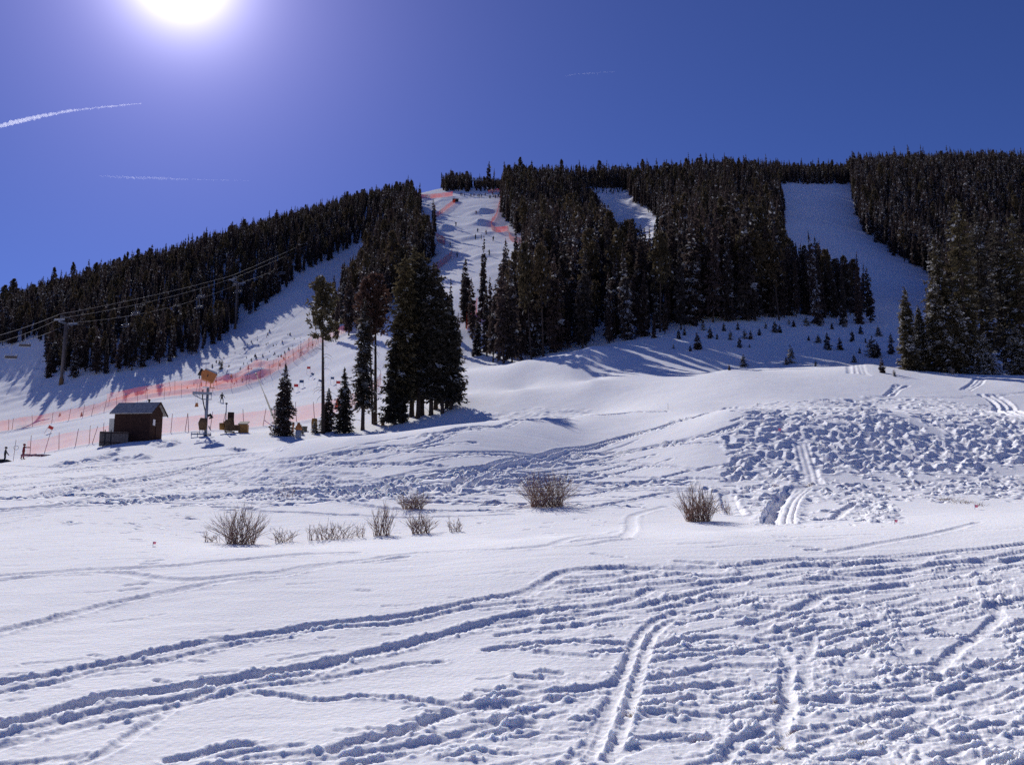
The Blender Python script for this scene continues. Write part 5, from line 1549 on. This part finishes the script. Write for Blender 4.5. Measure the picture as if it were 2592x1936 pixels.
# rolled nets and a low black form near the two people
M_BUN = mat('bundled_netting', (.16, .10, .14), .9, col2=(.45, .20, .22), scale=4)
p, rz, s = spot(96, 97.5)
mb = MB(); gg = random.Random(4)
for i in range(9):
    x = (-28 + 6.6 * i) * s; mb.tube([(x - 6 * s, gg.uniform(-.2, .2), 3 * s + gg.uniform(0, 2) * s), (x + 6 * s, gg.uniform(-.2, .2), 3 * s + gg.uniform(0, 3) * s)], [2.6 * s, 2.0 * s], 7)
o = mb.build('net_bundle', M_BUN, None, p, rz); tag(o, 'long heap of bundled dark and pink netting right of the person in red', 'net')
p, rz, s = spot(6, 97)
mb = MB(); mb.tube([(-26 * s, 0, 2 * s), (-10 * s, 0, 4 * s), (10 * s, 0, 3.5 * s), (21 * s, 0, 1 * s)], [2.5 * s, 4.5 * s, 4 * s, 1.5 * s], 8)  # low tapered black form lying on the snow
o = mb.build('low_black_form', M_BLACKC, None, p, rz); tag(o, 'low black form lying at the feet of the person in dark clothes', 'sled')
p, rz, s = spot(33, 97.5)
hp = thing('hoop_pole', 'slim pole with a coiled hoop standing between the two people', 'pole', p, rz)
MB().tube([(0, 0, -.2), (2.5 * s, 0, 48 * s)], .022, 6).build('pole', M_POLE, hp)
hoop = [(3.8 * s + 4.6 * s * math.cos(a * .3491), -.05, 30 * s + 4.6 * s * math.sin(a * .3491)) for a in range(19)]
MB().tube(hoop, .022, 5).build('hoop', M_STEEL, hp)


# ---------------------------------------------------------------- race gates
def gate(px_, py_, m, label, tilt=0.0, w=10, h=7):
    p0 = g1(px_, py_ + 15)
    if math.isnan(p0.x):
        return
    th = math.atan2(p0.x, p0.y); s = p0.length / F; p0.z = ZG(p0.x, p0.y)
    root = thing('race_gate', label, 'race gate', p0, -th); root.rotation_euler = (0, tilt, -th)
    for sx in (-1, 1):
        MB().tube([(sx * w / 2 * s, 0, -.2), (sx * w / 2 * s, 0, 19 * s)], .02, 5).build('pole', M_POLE if m is M_RED_ else M_STEELB, root)
    MB().box((0, 0, 15 * s), (w * s, .03, h * s)).build('flag_panel', m, root)


gate(749, 976, M_RED_, 'red gate flag nearest the small spruce on the race course')
gate(763, 965, M_BLUE, 'blue gate flag just above the red one by the small spruce')
gate(781, 929, M_RED_, 'small red gate flag highest on the race course left of the bare pine', 0, 8, 5.5)
gate(785, 943, M_BLUE, 'tilted blue gate flag below the highest red flag', .4, 7, 4.5)
gate(806, 963, M_BLUE, 'blue gate flag touching the trunk of the thin bare pine', .25, 8, 5)
gate(841, 957, M_BLUE, 'blue gate flag between the thin pine and the drooping spruce', 0, 8, 5.5)
gate(856, 968, M_RED_, 'red gate flag between the thin pine and the drooping spruce', 0, 10, 6.5)
gate(119, 1083, M_RED_, 'red gate flag blown aslant on the course above the two people', .45, 10, 7)
p0 = g1(857, 1034); th = math.atan2(p0.x, p0.y); s = p0.length / F
mb = MB()
for k, x in enumerate((-6, -2, 2, 6)):
    mb.tube([(x * s - 2 * s, 0, -.1), (x * s, .05, 14 * s), (x * s + 3 * s, 0, (26 + 3 * (k % 2)) * s)], [1.9 * s, 2.1 * s, 1.6 * s], 7)
o = mb.build('net_roll', M_RED_, None, p0, -th); tag(o, 'upright bunched red net roll behind the little spruces', 'net')
# flags in the trampled snow
for px_, py_, lab in [(2468, 1290, 'bright pink marker flag by the dry grass on the right'), (2265, 1326, 'small pink marker flag at the edge of the trampled bank'), (1970, 1090, 'tiny pink marker flag high in the clods of the trampled slope'), (387, 1383, 'pale pink scrap of flagging in the snow left of the fan shaped willow')]:
    p0 = g1(px_, py_); th = math.atan2(p0.x, p0.y); s = p0.length / F
    fl = thing('marker_flag', lab, 'flag', (p0.x, p0.y, ZG(p0.x, p0.y)), -th)
    MB().tube([(0, 0, -.05), (0, 0, 11 * s)], .006, 5).build('wire', M_STEEL, fl)
    mb = MB(); mb.prism([(0, 0, 11 * s), (7 * s, .02, 10 * s), (5.5 * s, .05, 4.5 * s), (0, 0, 5 * s)], (0, 1, 0), .01); mb.build('flag', M_PINK, fl)
# pole stakes on the far side of the mound, timing hut at the run
for px_, py_, hp_, lab in [(1691, 1030, 16, 'thin stake on the crest of the mound left of the clods'), (1917, 1022, 10, 'short thin stake above the clods of the trampled slope')]:
    p0 = g1(px_, py_ + 6); p0.z = ZG(p0.x, p0.y)
    o = MB().tube([(0, 0, -.1), (0, 0, hp_ * p0.length / F)], .012, 5).build('stake', M_GREYW, None, p0); tag(o, lab, 'stake')
p0 = g1(1153, 512); s = p0.length / F; th = math.atan2(p0.x, p0.y)
th_ = thing('timing_hut', 'small black timing hut on stilts at the top left of the race run', 'hut', p0, -th)
MB().box((0, 0, 4.5 * s), (15 * s, 2.0, 6 * s)).build('cabin', M_BLACKC, th_)
for sx in (-1, 1):
    MB().tube([(sx * 6 * s, 0, -.5), (sx * 6 * s, 0, 3 * s)], .12, 6).build('stilt', M_DARKM, th_)
MB().tube([(-4 * s, 0, 7 * s), (-4 * s, 0, 14 * s)], .10, 6).build('mast', M_DARKM, th_)


# ---------------------------------------------------------------- chairlift
def rope_pt(px_, row, Y_):
    a, b = ray(px_, row); x = Y_ * math.tan(a)
    return Vector((x, Y_, CAMZ + math.hypot(x, Y_) * float(b)))


M_TOWER = mat('lift_tower_steel', (.17, .14, .13), .6, .2, var=.3)


def lift_tower(px_, row, hpx, label, r0, arm, yaw):
    p0 = g1(px_, row); th = math.atan2(p0.x, p0.y); s = p0.length / F; p0.z = ZG(p0.x, p0.y)
    H = hpx * s
    t = thing('lift_tower', label, 'lift tower', p0, -th + yaw)
    MB().tube([(0, 0, -1), (0, 0, H)], [r0, r0 * .75], 12).build('mast', M_TOWER, t, smooth=True)
    MB().tube([(0, 0, -.6), (0, 0, 1.5)], [r0 * 1.5, r0 * 1.25], 10).build('footing', M_BROWNP, t)
    MB().box((0, 0, H - .15), (arm * 2, .4, .35)).build('crossarm', M_STEEL, t)
    for sx in (-1, 1):
        mb = MB(); mb.box((sx * arm, 0, H + .12), (.16, 2.6, .18))
        for k in range(6):
            mb.tube([(sx * arm - .1, -1.1 + .44 * k, H + .30), (sx * arm + .1, -1.1 + .44 * k, H + .30)], .19, 10)
        mb.build('sheave_train', M_STEEL, t)
    mb = MB(); mb.tube([(-arm, -.3, H), (-arm, -.3, H + 1.2), (arm, -.3, H + 1.2), (arm, -.3, H)], .05, 5); mb.build('lifting_frame', M_STEEL, t)
    lad = MB()
    for sx in (-.2, .2):
        lad.tube([(sx, -r0 - .15, .8), (sx, -r0 - .15, H - .3)], .03, 4)
    for k in range(int(H / .35) - 4):
        lad.tube([(-.2, -r0 - .15, 1 + .35 * k), (.2, -r0 - .15, 1 + .35 * k)], .02, 4)
    lad.build('ladder', M_TOWER, t)
    return p0, H, -th + yaw


pA, HA, yA = lift_tower(155, 970, 142, 'thick brown lift tower at the left edge of the ridge forest', .36, 2.3, math.radians(55))
pB, HB, yB = lift_tower(595, 834, 116, 'slim lift tower higher up the shaded lane', .30, 2.3, math.radians(50))
pC, HC, yC = lift_tower(1206, 482, 27, 'distant lift tower with crossarm on the skyline between the knolls', .30, 3.0, 0)
ends = {}
for sx in (-1, 1):
    a = pA + Vector((math.cos(yA) * 2.3 * sx, math.sin(yA) * 2.3 * sx, HA + .5)); b = pB + Vector((math.cos(yB) * 2.3 * sx, math.sin(yB) * 2.3 * sx, HB + .5))
    c = rope_pt(838, 592 + 5 * sx, 385); z = rope_pt(-120, 898 + 6 * sx, 150)
    ends[sx] = (z, a, b, c)


def span(a, b, sag, n=16):
    return [a.lerp(b, i / n) - Vector((0, 0, sag * 4 * (i / n) * (1 - i / n))) for i in range(n + 1)]


M_ROPE = mat('steel_rope', (.22, .20, .22), .8, .0, spec=.1)
for sx, sag, lab in ((-1, 1.1, 'haul rope of the chairlift on the forest side'), (1, 2.2, 'lower sagging haul rope of the chairlift on the piste side')):
    z, a, b, c = ends[sx]
    pts = span(z, a, 1.0)[:-1] + span(a, b, sag)[:-1] + span(b, c, sag)
    o = MB().tube(pts, .034, 5).build('haul_rope', M_ROPE); tag(o, lab, 'cable')
z, a, b, c = ends[-1]
up = Vector((0, 0, 1.0))
o = MB().tube(span(z + up, a + up, .6)[:-1] + span(a + up, b + up, .6)[:-1] + span(b + up, c + up, .6), .04, 5).build('signal_cable', M_ROPE); tag(o, 'thin signal cable running above the chairlift ropes', 'cable')


def lift_chair(q, rz, label):
    t = thing('lift_chair', label, 'lift chair', q, rz, 'chairs of the chairlift')
    mb = MB(); mb.tube([(0, 0, .1), (0, .15, -.6), (0, .45, -1.5), (0, .45, -1.75)], .05, 6); mb.box((0, .45, -1.78), (2.3, .08, .08))
    for sx in (-1, 1):
        mb.tube([(sx * 1.15, .45, -1.78), (sx * 1.15, .3, -2.7), (sx * 1.15, -.35, -2.72)], .04, 5)
    mb.build('hanger', M_STEEL, t)
    MB().box((0, -.05, -2.7), (2.25, .5, .10)).build('seat', M_STEEL, t, bevel=.03)
    MB().box((0, .34, -2.3), (2.25, .08, .5)).build('backrest', M_TOWER, t, bevel=.03)
    mb = MB(); mb.tube([(-1.0, -.4, -2.2), (1.0, -.4, -2.2)], .03, 5); mb.tube([(-1.0, -.4, -2.2), (-1.0, .3, -2.0)], .03, 5); mb.tube([(1.0, -.4, -2.2), (1.0, .3, -2.0)], .03, 5)
    mb.build('safety_bar', M_STEEL, t)


CH_ = [(1, 'ab', .26, 'lowest empty chair hanging on the span between the two lift towers'), (-1, 'ab', .37, 'dim empty chair on the far rope right of the lowest one'), (1, 'ab', .69, 'empty chair two thirds of the way to the slim lift tower'), (-1, 'ab', .77, 'dim empty chair on the far rope near the slim lift tower'), (1, 'ab', .97, 'bright empty chair just below the slim lift tower'), (-1, 'bc', .03, 'dim empty chair just past the slim lift tower'), (1, 'bc', .36, 'empty chair high above the shaded lane'), (1, 'za', .42, 'pale empty chair before the snow gap at the left'), (-1, 'za', .62, 'dark empty chair before the snow gap at the left')]
for sx, seg, t, lab in CH_:
    z, a, b, c = ends[sx]
    P0, P1, sg = {'za': (z, a, 1.0), 'ab': (a, b, 1.1 if sx < 0 else 2.2), 'bc': (b, c, 1.1 if sx < 0 else 2.2)}[seg]
    q = P0.lerp(P1, t) - Vector((0, 0, sg * 4 * t * (1 - t)))
    d = P1 - P0
    lift_chair(q, math.atan2(d.y, d.x) - math.pi / 2, lab)


# ---------------------------------------------------------------- people
def figure(J, E, mats_by, rad):
    """continuous skinned body: J joints, E edges, rad radius per joint; faces get the material of the nearest bone"""
    names = list(J); idx = {n: i for i, n in enumerate(names)}
    me = bpy.data.meshes.new('person'); me.from_pydata([J[n] for n in names], [(idx[a], idx[b]) for a, b, _ in E], [])
    o = bpy.data.objects.new('person_skin', me); COL.objects.link(o)
    md = o.modifiers.new('skin', 'SKIN'); md.use_smooth_shade = True
    for n in names:
        r = rad[n]; me.skin_vertices[0].data[idx[n]].radius = (r, r)
    me.skin_vertices[0].data[0].use_root = True
    s2 = o.modifiers.new('sub', 'SUBSURF'); s2.levels = 1; s2.render_levels = 1
    dg = bpy.context.evaluated_depsgraph_get()
    out = bpy.data.meshes.new_from_object(o.evaluated_get(dg))
    bpy.data.objects.remove(o)
    keys = list(mats_by)
    out.materials.clear()
    for k in keys:
        out.materials.append(mats_by[k])
    out.name = 'person'
    mi = []
    for pl in out.polygons:
        c = pl.center; best = 9; bk = 0
        for a, b, k in E:
            A = Vector(J[a]); B = Vector(J[b]); d = B - A
            t = max(0, min(1, (c - A).dot(d) / max(d.length_squared, 1e-9)))
            dist = (c - A - d * t).length - .5 * (rad[a] * (1 - t) + rad[b] * t)
            if dist < best:
                best = dist; bk = keys.index(k)
        mi.append(bk)
    out.polygons.foreach_set('material_index', mi)
    out.polygons.foreach_set('use_smooth', [True] * len(mi))
    return out


def body(mats_by, larm, rarm, lleg, rleg, lean=0.0, crouch=0.0, fingers=True, coat=False):
    """local x = facing direction of the figure's profile, z up; arms/legs given as (elbow, hand) / (knee, foot)"""
    c = crouch
    J = {'pelvis': (0, 0, .93 - c), 'waist': (lean * .3, 0, 1.08 - c), 'chest': (lean * .7, 0, 1.32 - c), 'neck': (lean, 0, 1.48 - c), 'head': (lean + .02, 0, 1.60 - c), 'crown': (lean + .02, 0, 1.72 - c)}
    rad = {'pelvis': .165, 'waist': .155, 'chest': .175, 'neck': .075, 'head': .105, 'crown': .08}
    E = [('pelvis', 'waist', 'jacket'), ('waist', 'chest', 'jacket'), ('chest', 'neck', 'jacket'), ('neck', 'head', 'skin'), ('head', 'crown', 'skin')]
    for sgn, arm, leg, n in ((1, larm, lleg, 'l'), (-1, rarm, rleg, 'r')):
        sh = (lean * .85, .19 * sgn, 1.40 - c)
        J['sh' + n] = sh; rad['sh' + n] = .085
        J['el' + n] = (sh[0] + arm[0][0], sh[1] + arm[0][1] * sgn, sh[2] + arm[0][2]); rad['el' + n] = .065
        J['wr' + n] = (sh[0] + arm[1][0], sh[1] + arm[1][1] * sgn, sh[2] + arm[1][2]); rad['wr' + n] = .048
        d = (Vector(J['wr' + n]) - Vector(J['el' + n])).normalized()
        J['pa' + n] = tuple(Vector(J['wr' + n]) + d * .08); rad['pa' + n] = .042
        E += [('chest', 'sh' + n, 'jacket'), ('sh' + n, 'el' + n, 'jacket'), ('el' + n, 'wr' + n, 'jacket'), ('wr' + n, 'pa' + n, 'glove')]
        if fingers:
            sd_ = d.cross(Vector((0, 0, 1))); sd_ = sd_.normalized() if sd_.length > .1 else Vector((0, 1, 0)); dn = d.cross(sd_)
            for k in range(4):
                o_ = (k - 1.5) * .021; L_ = (.07, .08, .078, .062)[k]
                a = Vector(J['pa' + n]) + d * .03 + sd_ * o_; b = a + d * L_ * .6; e = b + (d * .6 + dn * .6) * L_ * .5
                for nm, q, r in (('a', a, .011), ('b', b, .010), ('c', e, .008)):
                    J['f%s%d%s' % (nm, k, n)] = tuple(q); rad['f%s%d%s' % (nm, k, n)] = r
                E += [('pa' + n, 'fa%d%s' % (k, n), 'glove'), ('fa%d%s' % (k, n), 'fb%d%s' % (k, n), 'glove'), ('fb%d%s' % (k, n), 'fc%d%s' % (k, n), 'glove')]
            a = Vector(J['wr' + n]) + d * .03 + sd_ * .045; b = a + d * .05 + sd_ * .015
            J['ta' + n] = tuple(a); J['tb' + n] = tuple(b); rad['ta' + n] = .013; rad['tb' + n] = .010
            E += [('wr' + n, 'ta' + n, 'glove'), ('ta' + n, 'tb' + n, 'glove')]
        hp_ = (0, .10 * sgn, .86 - c)
        J['hi' + n] = hp_; rad['hi' + n] = .115
        J['kn' + n] = (leg[0][0], .10 * sgn + leg[0][1] * sgn, leg[0][2]); rad['kn' + n] = .082
        J['an' + n] = (leg[1][0], .10 * sgn + leg[1][1] * sgn, .12); rad['an' + n] = .068
        J['to' + n] = (leg[1][0] + .20, .10 * sgn + leg[1][1] * sgn, .05); rad['to' + n] = .05
        E += [('pelvis', 'hi' + n, 'pants'), ('hi' + n, 'kn' + n, 'pants'), ('kn' + n, 'an' + n, 'pants'), ('an' + n, 'to' + n, 'boots')]
    if coat:
        for k in ('pelvis', 'hil', 'hir'):
            rad[k] = rad[k] * 1.25
    return figure(J, E, mats_by, rad), J


def helmet(J, parent, m, goggles=True):
    h = Vector(J['head'])
    mb = MB(); mb.sphere(h + Vector((-.01, 0, .06)), .135, 14, 8, (1.08, 1, .95))
    mb.build('helmet', m, parent, smooth=True)
    if goggles:
        mb = MB(); mb.tube([h + Vector((.09, -.08, .01)), h + Vector((.125, -.04, .01)), h + Vector((.13, .04, .01)), h + Vector((.09, .08, .01))], .035, 6)
        mb.build('goggles', M_DARKM, parent, smooth=True)
        mb = MB(); mb.sphere(h + Vector((.118, 0, -.045)), .018, 8, 5); mb.build('nose', M_SKIN, parent, smooth=True)


DN = ((.02, .06, -.28), (.06, .08, -.54))
ST = ((.02, .02, .49), (0, .03, 0))
me1, J1 = body({'jacket': M_GREENC, 'pants': M_BLACKC, 'skin': M_SKIN, 'glove': M_BLACKC, 'boots': M_BLACKC}, ((.12, .04, -.26), (.30, .04, -.48)), ((.10, .05, -.26), (.26, .04, -.50)), ((.06, .02, .48), (-.02, .04, 0)), ((.02, .02, .48), (-.16, .04, 0)), .04)
p, rz, s = spot(11, 98)
o = link('person', me1, None, p, rz); o.scale = (.97,) * 3
tag(o, 'person in dark clothes facing right at the far left edge, arms lowered', 'person'); helmet(J1, o, M_HELM)
me2, J2 = body({'jacket': M_REDD, 'pants': M_REDD, 'skin': M_SKIN, 'glove': M_REDD, 'boots': M_BLACKC}, ((.27, .02, -.02), (.52, .0, -.03)), ((.22, .02, -.06), (.44, .0, -.02)), ((.06, .04, .49), (.06, .05, 0)), ((-.08, .04, .49), (-.26, .06, 0)), .02, 0, True, True)
p, rz, s = spot(58, 98)
o = link('person', me2, None, p, rz + .15)
tag(o, 'person in a long red suit stretching both arms out to the right', 'person'); helmet(J2, o, M_REDD)
# snowboarder on the course
me3, J3 = body({'jacket': M_BLACKC, 'pants': M_BLACKC, 'skin': M_SKIN, 'glove': M_BLACKC, 'boots': M_BLACKC}, ((.02, .16, -.24), (.10, .26, -.44)), ((.04, .14, -.25), (.14, .22, -.46)), ((.12, .10, .45), (.0, .16, 0)), ((.12, .10, .45), (.0, .16, 0)), .05, .06)
p = g1(561, 1020); th = math.atan2(p.x, p.y); p.z = ZG(p.x, p.y) + .03
o = link('person', me3, None, p, -th + math.radians(-70)); tag(o, 'snowboarder in black riding alone on the groomed course', 'person'); helmet(J3, o, M_BLACKC)
mb = MB(); n = 14
ol = []
for i in range(n):
    a = 2 * math.pi * i / n
    ol.append((.13 * math.sin(a) + .03, .76 * math.copysign(abs(math.cos(a)) ** .6, math.cos(a)), 0))
mb.prism(ol, (0, 0, 1), .03)
o = mb.build('snowboard', M_BLUE, None, p - Vector((0, 0, .02)), -th + math.radians(-70)); tag(o, 'dark snowboard under the rider in black on the course', 'snowboard')
# distant people on the race run
FAR = []
for k, (mj, mp) in enumerate([(M_BLACKC, M_BLACKC), (M_GREENC, M_BLACKC), (M_BLUE, M_BLACKC), (M_REDD, M_BLACKC)]):
    la = [DN, ((.14, .12, -.22), (.32, .12, -.36)), DN, ((.1, .2, -.2), (.2, .3, -.4))][k]
    FAR.append(body({'jacket': mj, 'pants': mp, 'skin': M_HELM, 'glove': M_BLACKC, 'boots': M_BLACKC}, la, la, ST, ((.08, .03, .48), (-.04, .08, 0)), .05, .0 if k % 2 == 0 else .08, False)[0])
PPL = [(958, 965, 'largest upright skier in the middle of the race run'), (985, 885, 'skier just above the largest one on the bench of the race run'), (1038, 965, 'bent skier right of the largest one on the race run'), (1105, 912, 'skier beside the bright snow pile at the right of the bench'), (1205, 987, 'skier casting a long shadow at the right of the bench'), (1150, 1203, 'lone skier low on the race run above the forest'), (700, 1215, 'skier on the shadow edge at the lower left of the race run'), (965, 612, 'skier at the upper bright snow pile of the race run'), (600, 1075, 'person by the net at the left edge of the race run'), (683, 815, 'small figure at the upper left of the race run bench')]
TOPG = [(750, 368), (768, 366), (805, 370), (880, 374), (897, 372), (935, 374), (990, 378), (1015, 378), (1040, 378), (1095, 362), (1150, 402), (1163, 400), (1205, 378), (1230, 388), (1237, 402), (1268, 376), (1280, 374), (1322, 358), (1193, 360), (1350, 350)]
for k, (x, y, lab) in enumerate(PPL + [(a, b, None) for a, b in TOPG]):
    p = g1(1030 + x * .18157, 430 + y * .18157)
    if math.isnan(p.x):
        continue
    o = link('person', FAR[k % 4], None, (p.x, p.y, ZG(p.x, p.y)), random.uniform(0, 6))
    sc_ = random.uniform(.98, 1.12); o.scale = (sc_ * 1.1, sc_ * 1.1, sc_)
    tag(o, lab or 'tiny figure in the group gathered at the top of the race run', 'person', None if lab else 'people gathered at the top of the race run')


# ---------------------------------------------------------------- contrail and wisps of cloud
def cloudmat(name, dens):
    m = bpy.data.materials.new(name); m.use_nodes = True
    nt = m.node_tree; nt.nodes.remove(nt.nodes['Principled BSDF'])
    v = nt.nodes.new('ShaderNodeVolumePrincipled'); v.inputs['Density'].default_value = dens; v.inputs['Color'].default_value = (1, 1, 1, 1); v.inputs['Anisotropy'].default_value = .5
    nt.links.new(v.outputs[0], nt.nodes['Material Output'].inputs['Volume'])
    return m


def cloud(name, label, path, dens, D, seed, cat, flat=1.0):
    gg = random.Random(seed); mb = MB()
    pts, rad = [], []
    for (x0, y0, w0), (x1, y1, w1) in zip(path[:-1], path[1:]):
        n = max(3, int(math.hypot(x1 - x0, y1 - y0) / 4))
        for i in range(n):
            t = i / n; wv = w0 + (w1 - w0) * t
            pts.append(rope_pt(x0 + (x1 - x0) * t, y0 + (y1 - y0) * t + gg.gauss(0, .07) * wv, D)); rad.append(wv * gg.uniform(.28, .62) * D / F)
    mb.tube(pts, rad, 10)
    if flat != 1:
        for k in range(len(mb.v)):
            c = pts[min(k // 10, len(pts) - 1)]; v = mb.v[k]
            mb.v[k] = (v[0], v[1], c.z + (v[2] - c.z) * flat)
    me = bpy.data.meshes.new(name); me.from_pydata(mb.v, [], mb.f); me.materials.append(cloudmat(name + '_vapour', dens))
    o = link(name, me); tag(o, label, cat, None, 'stuff')


cloud('contrail', 'white streaky vapour trail crossing the upper left sky', [(-60, 334, 17), (0, 319, 15), (77, 300, 11), (181, 280, 7), (267, 271, 5), (362, 262, 3)], .010, 5200, 1, 'contrail')
cloud('cloud_wisp', 'faint flat wisp of cloud above the left ridge', [(250, 446, 6), (330, 450, 13), (420, 452, 12), (520, 455, 6), (640, 458, 3)], .0018, 6200, 2, 'cloud', .35)
cloud('cloud_wisp', 'very faint wisp of cloud high over the race run', [(1430, 192, 4), (1480, 187, 8), (1560, 182, 6)], .0015, 6500, 3, 'cloud', .35)
# ---------------------------------------------------------------- light
_th, _te = ray(455, -75)
SUN_EL = math.atan(float(_te)); SUN_AZ = float(_th)       # azimuth from +Y towards +X
sd = Vector((math.sin(SUN_AZ) * math.cos(SUN_EL), math.cos(SUN_AZ) * math.cos(SUN_EL), math.sin(SUN_EL)))
ld = bpy.data.lights.new('sun', 'SUN'); ld.energy = 4.9; ld.angle = math.radians(.5); ld.color = (1.0, .965, .93)
lo = bpy.data.objects.new('sun', ld); COL.objects.link(lo)
lo.rotation_euler = (-sd).to_track_quat('-Z', 'Y').to_euler()

w = bpy.data.worlds.new('World'); SC.world = w; w.use_nodes = True
nt = w.node_tree; bg = nt.nodes['Background']
sk = nt.nodes.new('ShaderNodeTexSky'); sk.sky_type = 'NISHITA'; sk.sun_disc = False
sk.sun_elevation = SUN_EL; sk.sun_rotation = SUN_AZ
sk.altitude = 3000; sk.air_density = 1.0; sk.dust_density = .3; sk.ozone_density = 3.0
tint = nt.nodes.new('ShaderNodeMix'); tint.data_type = 'RGBA'; tint.blend_type = 'MULTIPLY'; tint.inputs[0].default_value = 1
tint.inputs[7].default_value = (.60, .75, 1.42, 1)
nt.links.new(sk.outputs[0], tint.inputs[6])
# aureole: the bright glow of the air round the sun
tc = nt.nodes.new('ShaderNodeTexCoord')
dp = nt.nodes.new('ShaderNodeVectorMath'); dp.operation = 'DOT_PRODUCT'; dp.inputs[1].default_value = sd
nt.links.new(tc.outputs['Generated'], dp.inputs[0])
ac = nt.nodes.new('ShaderNodeMath'); ac.operation = 'ARCCOSINE'; ac.use_clamp = False
nt.links.new(dp.outputs['Value'], ac.inputs[0])


def expo(k, p=1.0):
    a = nt.nodes.new('ShaderNodeMath'); a.operation = 'DIVIDE'; a.inputs[1].default_value = k
    nt.links.new(ac.outputs[0], a.inputs[0])
    q = nt.nodes.new('ShaderNodeMath'); q.operation = 'POWER'; q.inputs[1].default_value = p
    nt.links.new(a.outputs[0], q.inputs[0])
    n = nt.nodes.new('ShaderNodeMath'); n.operation = 'MULTIPLY'; n.inputs[1].default_value = -1
    nt.links.new(q.outputs[0], n.inputs[0])
    e = nt.nodes.new('ShaderNodeMath'); e.operation = 'EXPONENT'
    nt.links.new(n.outputs[0], e.inputs[0])
    return e


def addc(prev, e, col):
    v = nt.nodes.new('ShaderNodeVectorMath'); v.operation = 'SCALE'; v.inputs[0].default_value = col
    nt.links.new(e.outputs[0], v.inputs['Scale'])
    s = nt.nodes.new('ShaderNodeVectorMath'); s.operation = 'ADD'
    nt.links.new(prev, s.inputs[0]); nt.links.new(v.outputs[0], s.inputs[1])
    return s.outputs[0]


SKY = .052
K = 1 / SKY
c = addc(tint.outputs[2], expo(math.radians(1.2)), (6.0 * K, 5.6 * K, 6.0 * K))
c = addc(c, expo(math.radians(4.6)), (.46 * K, .42 * K, .66 * K))
c = addc(c, expo(math.radians(12)), (.13 * K, .10 * K, .27 * K))
nt.links.new(c, bg.inputs['Color'])
bg.inputs['Strength'].default_value = SKY

SC.view_settings.view_transform = 'Standard'; SC.view_settings.look = 'None'
SC.view_settings.exposure = 0; SC.view_settings.gamma = 1
SC.render.engine = 'CYCLES'
cy = SC.cycles
cy.max_bounces = 6; cy.diffuse_bounces = 3; cy.glossy_bounces = 2; cy.transmission_bounces = 4; cy.transparent_max_bounces = 24
cy.use_denoising = False
cy.sample_clamp_indirect = 4.0
